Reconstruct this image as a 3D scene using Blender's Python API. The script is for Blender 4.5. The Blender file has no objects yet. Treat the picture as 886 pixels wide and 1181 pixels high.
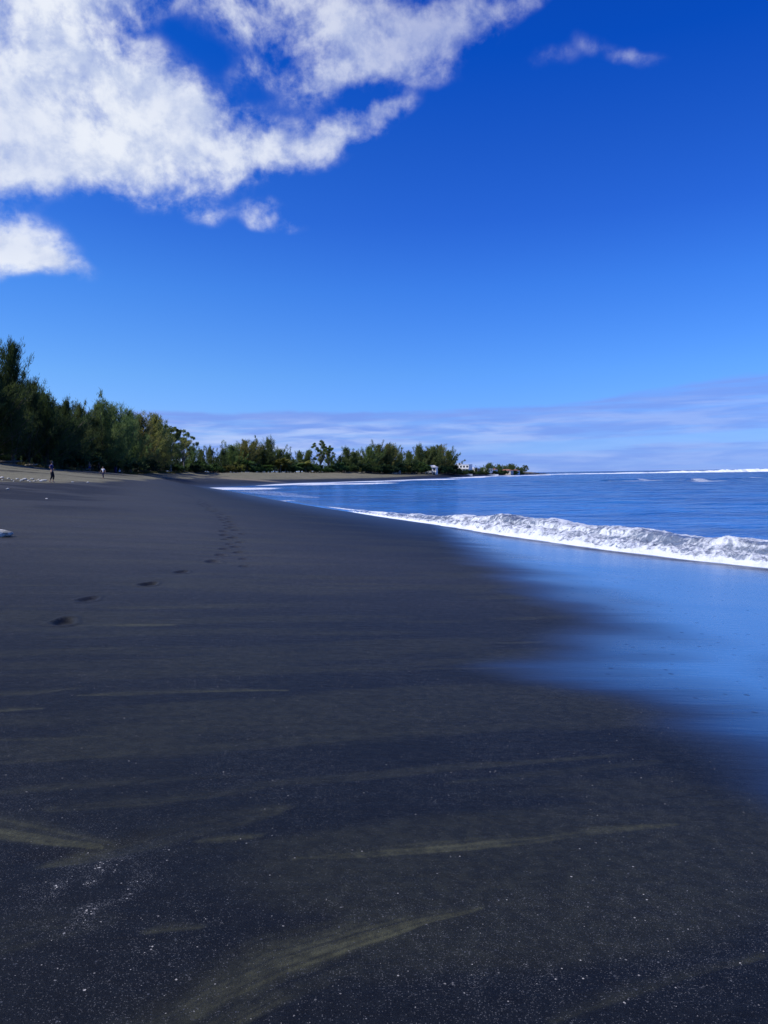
import bpy, bmesh, math, random
import numpy as np
from mathutils import Vector, Matrix

C = bpy.context.scene.collection
SC = bpy.context.scene
R_ = math.radians

# ------------------------------------------------------------------ camera
FPX = 892.0                       # focal length in photo pixels (886 x 1181)
EYE = 2.5                         # metres above the water
PITCH = -math.atan(43.5 / FPX)    # looking a little down
ROLL = 0.0142
Fv = np.array([0, math.cos(PITCH), math.sin(PITCH)])
Uv = np.array([0, -math.sin(PITCH), math.cos(PITCH)])
Rv = np.array([1.0, 0, 0])
CX = math.cos(ROLL) * Rv - math.sin(ROLL) * Uv
CY = math.sin(ROLL) * Rv + math.cos(ROLL) * Uv
cam = bpy.data.objects.new('camera', bpy.data.cameras.new('camera'))
C.objects.link(cam)
cam.data.sensor_fit = 'VERTICAL'
cam.data.angle = 2 * math.atan(590.5 / FPX)
cam.data.clip_start = 0.05
cam.data.clip_end = 60000
m = Matrix.Identity(4)
for i in range(3):
    m[i][0] = CX[i]; m[i][1] = CY[i]; m[i][2] = -Fv[i]
m[2][3] = EYE
cam.matrix_world = m
SC.camera = cam

def ray(px, py):
    d = Fv + CX * ((px - 443) / FPX) - CY * ((py - 590.5) / FPX)
    return d / np.linalg.norm(d)

def at(px, py, Y):
    """world point seen at a photo pixel, Y metres ahead"""
    d = ray(px, py)
    return np.array([0, 0, EYE]) + d * (Y / d[1])

# ------------------------------------------------------------------ light and sky
SUN_EL, SUN_AZ = R_(50), R_(-108)          # azimuth from +Y, negative = left
sd = np.array([math.sin(SUN_AZ) * math.cos(SUN_EL), math.cos(SUN_AZ) * math.cos(SUN_EL), math.sin(SUN_EL)])
sun = bpy.data.objects.new('sun', bpy.data.lights.new('sun', 'SUN'))
C.objects.link(sun)
sun.data.energy = 4.3
sun.data.angle = R_(0.53)
sun.data.color = (1.0, 0.95, 0.87)
sun.rotation_euler = Vector(sd).to_track_quat('Z', 'Y').to_euler()
SC.view_settings.view_transform = 'Standard'
SC.view_settings.look = 'None'
SC.view_settings.exposure = 0.0
SC.view_settings.gamma = 1.0
SC.view_settings.use_curve_mapping = False
SC.cycles.use_denoising = True
SC.cycles.max_bounces = 6
SC.cycles.transparent_max_bounces = 12

class NT:
    """small helper for node trees"""
    def __init__(s, tree):
        s.t = tree; s.n = tree.nodes; s.l = tree.links
    def node(s, typ, **kw):
        n = s.n.new(typ)
        for k, v in kw.items():
            setattr(n, k, v)
        return n
    def put(s, sock, v):
        if hasattr(v, 'links') or isinstance(v, bpy.types.NodeSocket):
            s.l.new(v, sock)
        elif v is not None:
            try:
                sock.default_value = v
            except Exception:
                sock.default_value = (v[0], v[1], v[2], 1.0)
    def math(s, op, a, b=None, c=None, clamp=False):
        n = s.node('ShaderNodeMath', operation=op, use_clamp=clamp)
        for i, v in enumerate((a, b, c)):
            if v is not None: s.put(n.inputs[i], v)
        return n.outputs[0]
    def vmath(s, op, a, b=None, scale=None):
        n = s.node('ShaderNodeVectorMath', operation=op)
        s.put(n.inputs[0], a)
        if b is not None: s.put(n.inputs[1], b)
        if scale is not None: s.put(n.inputs['Scale'], scale)
        return n.outputs['Value'] if op in ('LENGTH', 'DOT_PRODUCT') else n.outputs[0]
    def mapr(s, v, a, b, c=0.0, d=1.0, smooth=True):
        n = s.node('ShaderNodeMapRange', interpolation_type='SMOOTHSTEP' if smooth else 'LINEAR')
        s.put(n.inputs[0], v)
        for i, q in enumerate((a, b, c, d)): s.put(n.inputs[i + 1], q)
        return n.outputs[0]
    def mix(s, f, a, b, mode='MIX'):
        n = s.node('ShaderNodeMix', data_type='RGBA', blend_type=mode)
        s.put(n.inputs[0], f); s.put(n.inputs[6], a); s.put(n.inputs[7], b)
        return n.outputs[2]
    def noise(s, vec, scale, detail=4, rough=0.5, dist=0.0, lac=2.0):
        n = s.node('ShaderNodeTexNoise')
        if vec is not None: s.l.new(vec, n.inputs['Vector'])
        n.inputs['Scale'].default_value = scale
        n.inputs['Detail'].default_value = detail
        n.inputs['Roughness'].default_value = rough
        n.inputs['Distortion'].default_value = dist
        n.inputs['Lacunarity'].default_value = lac
        return n.outputs['Fac']
    def attr(s, name):
        n = s.node('ShaderNodeAttribute', attribute_name=name)
        return n.outputs['Fac']
    def mapping(s, vec, loc=(0, 0, 0), rot=(0, 0, 0), scale=(1, 1, 1), typ='POINT'):
        n = s.node('ShaderNodeMapping', vector_type=typ)
        s.l.new(vec, n.inputs[0])
        n.inputs['Location'].default_value = loc
        n.inputs['Rotation'].default_value = rot
        n.inputs['Scale'].default_value = scale
        return n.outputs[0]

def c3(r, g, b):
    """sRGB 0..255 to linear"""
    return tuple(((v / 255) / 12.92 if v / 255 <= 0.04045 else ((v / 255 + 0.055) / 1.055) ** 2.4) for v in (r, g, b)) + (1.0,)

world = bpy.data.worlds.new('World')
SC.world = world
world.use_nodes = True
W = NT(world.node_tree)
W.n.clear()
SKY_STRENGTH = 0.1

def azel(px, py):
    d = ray(px, py)
    return math.atan2(d[0], d[1]), math.asin(d[2])

def build_sky():
    sky = W.node('ShaderNodeTexSky', sky_type='NISHITA', sun_disc=False)
    sky.sun_elevation = SUN_EL; sky.sun_rotation = SUN_AZ
    sky.altitude = 0; sky.air_density = 1.0; sky.dust_density = 0.35; sky.ozone_density = 2.0
    tc = W.node('ShaderNodeTexCoord').outputs['Generated']
    sep = W.node('ShaderNodeSeparateXYZ'); W.l.new(tc, sep.inputs[0])
    X, Y, Z = sep.outputs
    u = W.math('ARCTAN2', X, Y)
    v = W.math('ARCSINE', Z)
    # grade of the clear sky by height: the deep saturated blue of a clean tropical sky
    ramp = W.node('ShaderNodeValToRGB')
    el = ramp.color_ramp
    stops = GRADE
    el.elements[0].position = stops[0][0]; el.elements[0].color = stops[0][1] + (1,)
    el.elements[1].position = stops[-1][0]; el.elements[1].color = stops[-1][1] + (1,)
    for p, c in stops[1:-1]:
        e = el.elements.new(p); e.color = c + (1,)
    W.l.new(W.math('DIVIDE', v, 0.7, clamp=True), ramp.inputs[0])
    clear = W.mix(1.0, sky.outputs[0], ramp.outputs[0], 'MULTIPLY')
    lf = W.mapr(u, -0.55, 0.2, 1.0, 1.0)
    lc = W.node('ShaderNodeCombineXYZ'); W.put(lc.inputs[0], W.mapr(u, -0.55, 0.2, 1.45, 1.0)); W.put(lc.inputs[1], W.mapr(u, -0.55, 0.2, 1.22, 1.0)); W.l.new(lf, lc.inputs[2])
    clear = W.mix(1.0, clear, lc.outputs[0], 'MULTIPLY')
    comb = W.node('ShaderNodeCombineXYZ'); W.l.new(u, comb.inputs[0]); W.l.new(v, comb.inputs[1])
    uv = comb.outputs[0]
    # ragged warp
    wn = W.node('ShaderNodeTexNoise'); W.l.new(uv, wn.inputs['Vector'])
    wn.inputs['Scale'].default_value = 9; wn.inputs['Detail'].default_value = 3
    warp = W.vmath('SCALE', W.vmath('SUBTRACT', wn.outputs['Color'], (0.5, 0.5, 0.5)), scale=0.045)
    uvw = W.vmath('ADD', uv, warp)
    total = None
    for (px, py, rx, ry, ang, wgt) in CLOUDS:
        a0, e0 = azel(px, py)
        a1, _ = azel(px + 40, py); _, e1 = azel(px, py - 40)
        kx = (a1 - a0) / 40; ky = (e1 - e0) / 40
        mp = W.mapping(uvw, (a0, e0, 0), (0, 0, R_(ang)), (rx * kx, ry * ky, 1), 'TEXTURE')
        mpz = W.vmath('MULTIPLY', mp, (1, 1, 0))
        g = W.node('ShaderNodeTexGradient', gradient_type='SPHERICAL'); W.l.new(mpz, g.inputs[0])
        b = W.math('MULTIPLY', W.mapr(g.outputs['Fac'], 0.0, 0.95), wgt * 0.86)
        total = b if total is None else W.math('ADD', total, b)
    total = W.math('MINIMUM', total, 1.35)
    # cloud texture, sampled twice: here and a little toward the sun for shading
    def dens(vec):
        n1 = W.noise(W.mapping(vec, scale=(1, 1.25, 1)), 10.5, 9, 0.60, 0.25)
        n2 = W.noise(vec, 46, 5, 0.62, 0.2)
        return W.math('ADD', W.math('MULTIPLY', W.math('SUBTRACT', n1, 0.5), 2.1), W.math('MULTIPLY', W.math('SUBTRACT', n2, 0.5), 0.75))
    d0 = dens(uv)
    d1 = dens(W.vmath('ADD', uv, (-0.014, 0.022, 0)))
    body = W.math('ADD', total, W.math('MULTIPLY', d0, W.mapr(total, 0.0, 0.40, 0.0, 1.25)))
    alpha = W.mapr(body, 0.06, 1.28)
    shade = W.mapr(W.math('SUBTRACT', d1, d0), -0.34, 0.36)       # 1 where the part nearer the sun is thicker
    thick = W.mapr(body, 0.5, 1.7)
    lowf = W.mapr(W.noise(uv, 5.5, 3, 0.5), 0.38, 0.66)
    lit = W.mix(W.math('MULTIPLY', shade, 0.75), CL_LIT, CL_SHADE)
    lit = W.mix(W.math('MULTIPLY', W.math('MULTIPLY', thick, lowf), 0.35), lit, CL_DEEP)
    # paler, more veiled clouds away from the big mass
    veil = W.mapr(u, -0.22, 0.12, 0.96, 0.52)
    alpha = W.math('MULTIPLY', alpha, veil)
    col = W.mix(alpha, clear, lit)
    # ---- the long low bank over the sea
    top = W.math('ADD', W.math('MULTIPLY', W.mapr(u, 0.14, 0.50, 0.0, 1.0), 0.030), 0.081)
    tn = W.noise(W.mapping(uv, scale=(1, 3, 1)), 9, 6, 0.6)
    topn = W.math('ADD', top, W.math('MULTIPLY', W.math('SUBTRACT', tn, 0.5), 0.018))
    rel = W.math('DIVIDE', v, topn)
    inb = W.mapr(rel, 1.035, 0.955)
    st = W.noise(W.mapping(uv, rot=(0, 0, -0.03), scale=(1, 8, 1)), 9, 8, 0.55, 0.3)
    st2 = W.noise(W.mapping(uv, (3, 1, 0), scale=(1, 14, 1)), 7, 5, 0.6, 0.1)
    side = W.mapr(u, -0.45, 0.55, 0.95, 0.78)
    bandc = W.mix(W.math('MULTIPLY', W.mapr(st, 0.38, 0.66), W.mapr(u, -0.1, 0.4, 1.0, 0.45)), BK_DARK, BK_LIGHT)
    topedge = W.mapr(rel, 0.72, 0.97)
    bandc = W.mix(W.math('MULTIPLY', topedge, 0.9), bandc, BK_DARK)
    ba = W.math('MULTIPLY', W.math('MULTIPLY', inb, W.mapr(st2, 0.28, 0.60, 0.45, 1.0)), side)
    ba = W.math('MULTIPLY', ba, W.mapr(v, 0.0, 0.035, 0.70, 0.92))
    gap = W.math('ABSOLUTE', W.math('SUBTRACT', W.math('SUBTRACT', v, W.math('MULTIPLY', W.math('SUBTRACT', st2, 0.5), 0.018)), W.math('ADD', 0.026, W.math('MULTIPLY', u, 0.030))))
    ba = W.math('MULTIPLY', ba, W.math('SUBTRACT', 1.0, W.math('MULTIPLY', W.mapr(gap, 0.010, 0.004), W.mapr(u, 0.0, 0.22, 0.0, 0.75))))
    col = W.mix(ba, col, bandc)
    bg = W.node('ShaderNodeBackground'); W.l.new(col, bg.inputs[0]); bg.inputs[1].default_value = SKY_STRENGTH
    out = W.node('ShaderNodeOutputWorld'); W.l.new(bg.outputs[0], out.inputs[0])

def k10(c): return tuple(v / SKY_STRENGTH for v in c[:3]) + (1.0,)
CL_LIT, CL_SHADE, CL_DEEP = k10(c3(238, 243, 252)), k10(c3(178, 194, 230)), k10(c3(190, 203, 236))
BK_DARK, BK_LIGHT = k10(c3(122, 154, 236)), k10(c3(186, 204, 250))
GRADE = [(0.0, (0.42, 0.76, 2.15)), (0.05, (0.42, 0.75, 1.8)), (0.18, (0.35, 0.76, 1.62)), (0.33, (0.225, 0.66, 1.66)), (0.44, (0.140, 0.52, 1.60)),
         (0.55, (0.092, 0.465, 1.56)), (0.69, (0.022, 0.395, 1.56)), (1.0, (0.02, 0.34, 1.45))]
# px, py, rx, ry, angle, weight   (photo pixels, turned into directions)
CLOUDS = [
    (40, 60, 200, 140, 0, 1.3), (130, 130, 180, 100, 8, 1.25), (-60, 150, 200, 120, 0, 1.25), (230, 150, 135, 78, -6, 1.1),
    (150, 200, 160, 55, 0, 0.95), (320, 172, 120, 48, 14, 0.98), (405, 152, 85, 36, 22, 0.95), (448, 138, 55, 24, 24, 0.80), (60, 205, 140, 44, 0, 0.62),
    (90, -30, 160, 70, 0, 1.2), (0, 280, 120, 52, 4, 1.15), (60, 300, 80, 24, -6, 0.7), (-60, 290, 100, 60, 0, 1.1),
    (350, 18, 185, 72, 0, 0.86), (450, 50, 150, 78, 10, 0.82), (530, 18, 130, 56, 20, 0.78), (390, 92, 110, 42, 12, 0.68),
    (300, -40, 160, 70, 0, 0.85), (590, 14, 110, 34, 26, 0.58), (480, 88, 80, 30, 0, 0.5),
    (298, 80, 50, 30, 0, 0.46), (300, 240, 46, 28, 0, 0.58), (322, 258, 50, 16, 0, 0.54), (240, 245, 44, 24, 0, 0.44),
    (642, 60, 80, 24, 14, 0.24), (700, 52, 76, 22, -30, 0.21), (745, 66, 70, 16, -12, 0.28),
]
build_sky()

# ------------------------------------------------------------------ noise in numpy
def _h(ix, iy, seed):
    n = (ix.astype(np.int64) * 374761393 + iy.astype(np.int64) * 668265263 + seed * 974634777) & 0xffffffff
    n = ((n ^ (n >> 13)) * 1274126177) & 0xffffffff
    return ((n ^ (n >> 16)) & 0xffffff) / float(0xffffff)
def vn(x, y, seed=0):
    ix = np.floor(x); iy = np.floor(y); fx = x - ix; fy = y - iy
    fx = fx * fx * fx * (fx * (fx * 6 - 15) + 10); fy = fy * fy * fy * (fy * (fy * 6 - 15) + 10)
    a = _h(ix, iy, seed); b = _h(ix + 1, iy, seed); c = _h(ix, iy + 1, seed); d = _h(ix + 1, iy + 1, seed)
    return (a * (1 - fx) + b * fx) * (1 - fy) + (c * (1 - fx) + d * fx) * fy
def fbm(x, y, o=4, seed=0, g=0.5):
    s = 0; a = 1; t = 0
    for i in range(o):
        s = s + a * vn(x * 2 ** i + 17.3 * i, y * 2 ** i + 9.1 * i, seed + i); t += a; a *= g
    return s / t
def sstep(x, a, b):
    t = np.clip((x - a) / (b - a), 0, 1); return t * t * (3 - 2 * t)

# ------------------------------------------------------------------ shoreline and ground height
def zpt(px, py, z=0.0):
    d = ray(px, py); t = (z - EYE) / d[2]
    return np.array([d[0] * t, d[1] * t])
_sh_px = [(1010, 668), (886, 655), (800, 646), (700, 634), (600, 620), (500, 604.5), (440, 596), (400, 589.5), (363, 584), (321, 577), (285, 570), (256, 564.6)]
SH = [zpt(*p) for p in _sh_px]
e0 = SH[0] - SH[1]; e0 /= np.linalg.norm(e0)
SH = [SH[0] + e0 * 400 + np.array([260, -60]), SH[0] + e0 * 40] + SH
SH += [zpt(241, 562.4), zpt(262, 561.6), zpt(290, 560.4), zpt(318, 558.4), zpt(345, 557.2), zpt(400, 555.6), zpt(450, 554.0), zpt(486, 552.6), zpt(520, 550.9), zpt(550, 549.5), zpt(580, 548.3), zpt(612, 547.2)]
tip = SH[-1]
SH += [tip + np.array([40, 60]), tip + np.array([0, 150]), tip + np.array([-400, 500]), tip + np.array([-3000, 2500])]
SH = np.array(SH)
def shore(x, y):
    """signed distance to the shoreline, + on land"""
    best = np.full(x.shape, 1e18); sg = np.ones(x.shape)
    for i in range(len(SH) - 1):
        a = SH[i]; b = SH[i + 1]; d = b - a; L2 = d @ d
        t = np.clip(((x - a[0]) * d[0] + (y - a[1]) * d[1]) / L2, 0, 1)
        qx = x - a[0] - t * d[0]; qy = y - a[1] - t * d[1]
        D = qx * qx + qy * qy
        cr = d[0] * (y - a[1]) - d[1] * (x - a[0])
        upd = D < best - 1e-9
        best = np.where(upd, D, best)
        inner = (t > 0) & (t < 1)
        sg = np.where(upd & inner, np.sign(cr), sg)
    # sign by winding test instead of by corner (robust)
    poly = np.vstack([SH, [[-6000, 3000], [-6000, -3000], SH[0] + [0, -3000]]])
    inside = np.zeros(x.shape, bool)
    j = len(poly) - 1
    for i in range(len(poly)):
        xi, yi = poly[i]; xj, yj = poly[j]
        if yi != yj:
            c = ((yi > y) != (yj > y)) & (x < (xj - xi) * (y - yi) / (yj - yi) + xi)
            inside ^= c
        j = i
    return np.sqrt(best) * np.where(inside, 1, -1)

def smooth_shore(x, y):
    return shore(x, y)

def Tz(x, y, s=None):
    x = np.asarray(x, float); y = np.asarray(y, float)
    if s is None: s = shore(x, y)
    K = np.interp(y, [-20, 0, 12, 50, 180, 260, 420, 700], [0.52, 0.56, 0.62, 1.0, 1.0, 0.85, 0.72, 0.6])
    Zs = np.interp(s, [-400, -60, -15, 0, 20, 27, 36, 70], [-6, -3.5, -1.0, 0, 2.05, 2.75, 4.35, 5.0])
    z = np.where(s > 0, K * Zs, Zs * 0.8)
    far = sstep(s, 22, 40)
    z = z + far * (fbm(x / 14, y / 14, 3, 5) - 0.5) * 0.7
    # headland stays low and rocky
    hd = sstep(y, 520, 640)
    z = np.where(s > 0, z * (1 - hd) + hd * np.minimum(z, 2.4 + 0.3 * fbm(x / 20, y / 20, 2, 4)), z)
    # gentle swash relief
    near = sstep(s, 0.5, 6)
    z = z + near * (fbm(x / 3.5, y / 3.5, 3, 11) - 0.5) * 0.035
    return z

# heights measured along the foot of the trees and on the berm, blended in as a smooth correction
TL_PX = [-260, -120, 0, 60, 100, 150, 200, 250, 300, 350, 400, 450, 500, 530, 560, 600]
TL_D = [80, 92, 105, 122, 140, 180, 240, 290, 325, 350, 385, 425, 490, 530, 640, 800]
TL_Y = [524, 528, 532, 538, 541, 542.5, 543, 545, 545.5, 546, 546.3, 546, 546, 545.5, 545.6, 545.4]
CTRL = [at(a, b_, c) for a, b_, c in list(zip(TL_PX, TL_Y, TL_D)) + [(60, 556.5, 58), (119.5, 552, 112), (-30, 560, 50), (240, 553, 215), (300, 551.5, 270), (160, 548, 150), (103, 545.5, 128)]]
_T0 = Tz
_RES = []
for c_ in CTRL:
    x_, y_ = np.array([c_[0]]), np.array([c_[1]])
    _RES.append(c_[2] - float(_T0(x_, y_)[0]))
def Tz(x, y, s=None):
    x = np.asarray(x, float); y = np.asarray(y, float)
    if s is None: s = shore(x, y)
    z = _T0(x, y, s)
    num = np.zeros(x.shape); den = np.full(x.shape, 0.02)
    for c_, r_ in zip(CTRL, _RES):
        D2 = ((x - c_[0]) ** 2 + (y - c_[1]) ** 2)
        sg = 0.16 * math.hypot(c_[0], c_[1])
        w = np.exp(-D2 / (2 * sg * sg)) + 0.02 / (1 + D2 / (sg * sg))
        num += w * r_; den += w
    cor = num / den * sstep(s, 1.0, 16) * sstep(np.hypot(x, y), 24, 50)
    z = z + cor
    # no eye-high bumps between the camera and the tree foot
    return z

def gpt(px, py):
    """point of the ground seen at a photo pixel"""
    d = ray(px, py); t = np.geomspace(1.2, 1500, 2500)
    X = d[0] * t; Y = d[1] * t; Z = EYE + d[2] * t
    g = Tz(X, Y)
    k = np.argmax(Z < g)
    return np.array([X[k], Y[k], g[k]])
def dz(x, y):
    return float(Tz(np.array([x]), np.array([y]))[0])

def polydist(x, y, pts, w):
    """distance to a polyline divided by the width interpolated along it"""
    best = np.full(x.shape, 1e9)
    for i in range(len(pts) - 1):
        a = pts[i][:2]; b = pts[i + 1][:2]; d = b - a; L2 = d @ d + 1e-9
        t = np.clip(((x - a[0]) * d[0] + (y - a[1]) * d[1]) / L2, 0, 1)
        qx = x - a[0] - t * d[0]; qy = y - a[1] - t * d[1]
        best = np.minimum(best, np.hypot(qx, qy) / (w[i] * (1 - t) + w[i + 1] * t))
    return best

def polycoord(x, y, pts, w):
    """normalised distance, distance along, and signed normalised offset (+ on the left) of a polyline"""
    best = np.full(x.shape, 1e9); al = np.zeros(x.shape); sg = np.zeros(x.shape); run = 0.0
    for i in range(len(pts) - 1):
        a = pts[i][:2]; b = pts[i + 1][:2]; d = b - a; L = math.hypot(*d) + 1e-9
        t = np.clip(((x - a[0]) * d[0] + (y - a[1]) * d[1]) / (L * L), 0, 1)
        qx = x - a[0] - t * d[0]; qy = y - a[1] - t * d[1]; wl = w[i] * (1 - t) + w[i + 1] * t
        q = np.hypot(qx, qy) / wl; up = q < best
        best = np.where(up, q, best); al = np.where(up, run + t * L, al)
        sg = np.where(up, np.sign(d[0] * (y - a[1]) - d[1] * (x - a[0])) * q, sg); run += L
    return best, al, sg

def grid_mesh(name, X, Y, Z, attrs, mat, kind=None, keep=None, smooth=True):
    nr, na = X.shape
    me = bpy.data.meshes.new(name)
    idx = np.arange(nr * na).reshape(nr, na)
    q = np.stack([idx[:-1, :-1], idx[1:, :-1], idx[1:, 1:], idx[:-1, 1:]], -1).reshape(-1, 4)
    if keep is not None:
        kq = keep.reshape(-1)[q].any(axis=1); q = q[kq]
    me.vertices.add(nr * na)
    me.vertices.foreach_set('co', np.stack([X, Y, Z], -1).astype(np.float32).reshape(-1))
    nf = len(q)
    me.loops.add(nf * 4); me.polygons.add(nf)
    me.loops.foreach_set('vertex_index', q.reshape(-1).astype(np.int32))
    me.polygons.foreach_set('loop_start', (np.arange(nf) * 4).astype(np.int32))
    me.polygons.foreach_set('use_smooth', np.full(nf, smooth))
    me.update(calc_edges=True)
    for k, v in attrs.items():
        a = me.attributes.new(k, 'FLOAT', 'POINT')
        a.data.foreach_set('value', v.astype(np.float32).reshape(-1))
    me.materials.append(mat)
    o = bpy.data.objects.new(name, me); C.objects.link(o)
    if kind: o['kind'] = kind
    return o

def new_mat(name):
    m = bpy.data.materials.new(name); m.use_nodes = True
    n = NT(m.node_tree); b = n.n['Principled BSDF']
    return m, n, b

# ------------------------------------------------------------------ sand
def sand_material():
    m, n, b = new_mat('black_sand')
    pos = n.node('ShaderNodeNewGeometry').outputs['Position']
    wet, och, dry, grit_glint = n.attr('wet'), n.attr('ochre'), n.attr('dry'), n.attr('grit_glint')
    tan, dark = n.attr('tan'), n.attr('damp_and_prints')
    base = n.mix(n.noise(pos, 1.3, 5, 0.6), (0.0024, 0.0040, 0.0046, 1), (0.0065, 0.0094, 0.0098, 1))
    fine = n.noise(pos, 260, 2, 0.7)
    base = n.mix(n.mapr(fine, 0.3, 0.75, 0.0, 1.0), n.mix(0.7, base, (0.002, 0.002, 0.003, 1)), n.mix(0.35, base, (0.040, 0.042, 0.045, 1)))
    dryc = n.mix(n.noise(pos, 3.0, 5, 0.6), (0.19, 0.18, 0.115, 1), (0.30, 0.275, 0.175, 1))
    dryc = n.mix(n.mapr(dry, 0.38, 0.62), n.mix(n.noise(pos, 2.0, 5, 0.6), (0.105, 0.108, 0.112, 1), (0.150, 0.150, 0.150, 1)), dryc)
    base = n.mix(dry, base, dryc)
    base = n.mix(n.math('MULTIPLY', och, n.mapr(fine, 0.25, 0.7, 0.5, 1.0)), base, (0.072, 0.072, 0.038, 1))
    base = n.mix(tan, base, (0.30, 0.25, 0.16, 1))
    base = n.mix(n.math('MULTIPLY', dark, 0.75), base, (0.006, 0.006, 0.008, 1))
    # pale shell grains and sun glints painted as specks, each a few millimetres
    v1 = n.node('ShaderNodeTexVoronoi', feature='F1'); n.l.new(pos, v1.inputs['Vector']); v1.inputs['Scale'].default_value = 130
    sepc = n.node('ShaderNodeSeparateColor'); n.l.new(v1.outputs['Color'], sepc.inputs[0])
    thr = n.math('SUBTRACT', 1.0, n.math('MINIMUM', n.math('ADD', 0.006, n.math('MULTIPLY', n.math('POWER', grit_glint, 1.6), 0.15)), 0.36))
    sel = n.math('GREATER_THAN', sepc.outputs[0], thr)
    siz = n.math('MULTIPLY', n.math('POWER', sepc.outputs[1], 4.0), 0.42)
    dot = n.math('LESS_THAN', v1.outputs['Distance'], n.math('ADD', siz, n.mapr(grit_glint, 0.8, 2.0, 0.15, 0.34)))
    grain_glint = n.math('MULTIPLY', n.math('MULTIPLY', sel, dot), n.mapr(wet, 0.15, 0.6, 1.0, 0.0))
    base = n.mix(grain_glint, base, n.mix(n.math('POWER', sepc.outputs[2], n.mapr(grit_glint, 0.6, 1.4, 3.0, 0.8)), (0.06, 0.065, 0.075, 1), (0.60, 0.57, 0.50, 1)))
    v2 = n.node('ShaderNodeTexVoronoi', feature='F1'); n.l.new(pos, v2.inputs['Vector']); v2.inputs['Scale'].default_value = 210
    sep2 = n.node('ShaderNodeSeparateColor'); n.l.new(v2.outputs['Color'], sep2.inputs[0])
    g2 = n.math('MULTIPLY', n.math('GREATER_THAN', sep2.outputs[0], n.math('SUBTRACT', 1.0, n.math('MINIMUM', n.math('MULTIPLY', grit_glint, 0.62), 0.9))), n.math('LESS_THAN', v2.outputs['Distance'], 0.42))
    base = n.mix(n.math('MULTIPLY', g2, n.mapr(wet, 0.15, 0.6, 0.8, 0.0)), base, n.mix(sep2.outputs[1], (0.016, 0.019, 0.024, 1), (0.15, 0.15, 0.145, 1)))
    base = n.mix(wet, base, n.mix(n.mapr(n.attr('sky_sheen'), 0.0, 1.0), (0.006, 0.012, 0.030, 1), (0.050, 0.185, 0.400, 1)))  # blue sky reflection of the wet film painted into the base colour
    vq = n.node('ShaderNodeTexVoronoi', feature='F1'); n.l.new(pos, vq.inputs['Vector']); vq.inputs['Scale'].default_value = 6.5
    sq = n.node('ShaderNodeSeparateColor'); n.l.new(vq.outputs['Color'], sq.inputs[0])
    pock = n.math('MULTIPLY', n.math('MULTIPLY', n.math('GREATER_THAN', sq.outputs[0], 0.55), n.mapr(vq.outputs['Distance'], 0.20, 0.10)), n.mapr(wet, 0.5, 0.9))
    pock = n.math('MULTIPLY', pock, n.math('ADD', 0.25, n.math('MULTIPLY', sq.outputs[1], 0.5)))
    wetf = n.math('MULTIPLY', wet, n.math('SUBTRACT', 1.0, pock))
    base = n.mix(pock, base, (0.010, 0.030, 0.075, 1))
    mott = n.noise(pos, 14, 5, 0.75)
    base = n.mix(n.math('MULTIPLY', n.mapr(mott, 0.62, 0.40), n.mapr(wet, 0.1, 0.5, 0.42, 0.0)), base, (0.0015, 0.0020, 0.0030, 1))
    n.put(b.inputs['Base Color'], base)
    rgh = n.mapr(wetf, 0.0, 1.0, 0.55, 0.25, smooth=False)
    rgh = n.math('ADD', rgh, n.math('MULTIPLY', dry, 0.25))
    n.put(b.inputs['Roughness'], rgh)
    n.put(b.inputs['IOR'], n.mapr(wet, 0.0, 1.0, 1.45, 1.78, smooth=False))
    n.put(b.inputs['Specular IOR Level'], n.mapr(wetf, 0.0, 1.0, 0.16, 1.0, smooth=False))
    n1 = n.noise(pos, 320, 2, 0.6)
    n2 = n.noise(n.mapping(pos, rot=(0, 0, 0.5), scale=(2.0, 7.0, 3.0)), 1.6, 6, 0.6)
    hgt = n.math('ADD', n.math('MULTIPLY', n1, 0.0022), n.math('MULTIPLY', n2, 0.010))
    # rill marks and little air holes on the wet sheet
    n3 = n.noise(n.mapping(pos, rot=(0, 0, 0.35), scale=(1.6, 14.0, 1.0)), 1.4, 5, 0.55)
    vp = n.node('ShaderNodeTexVoronoi', feature='F1'); n.l.new(pos, vp.inputs['Vector']); vp.inputs['Scale'].default_value = 5.5
    hole = n.mapr(vp.outputs['Distance'], 0.0, 0.13, 1.0, 0.0)
    hw = n.math('ADD', n.math('MULTIPLY', n3, 0.007), n.math('MULTIPLY', hole, -0.004))
    hgt = n.mix(wet, hgt, hw)
    bp = n.node('ShaderNodeBump'); n.put(bp.inputs['Height'], hgt)
    bp.inputs['Distance'].default_value = 1.0
    n.put(bp.inputs['Strength'], n.mapr(wet, 0.0, 1.0, 0.9, 0.35, smooth=False))
    n.l.new(bp.outputs[0], b.inputs['Normal'])
    return m

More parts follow.
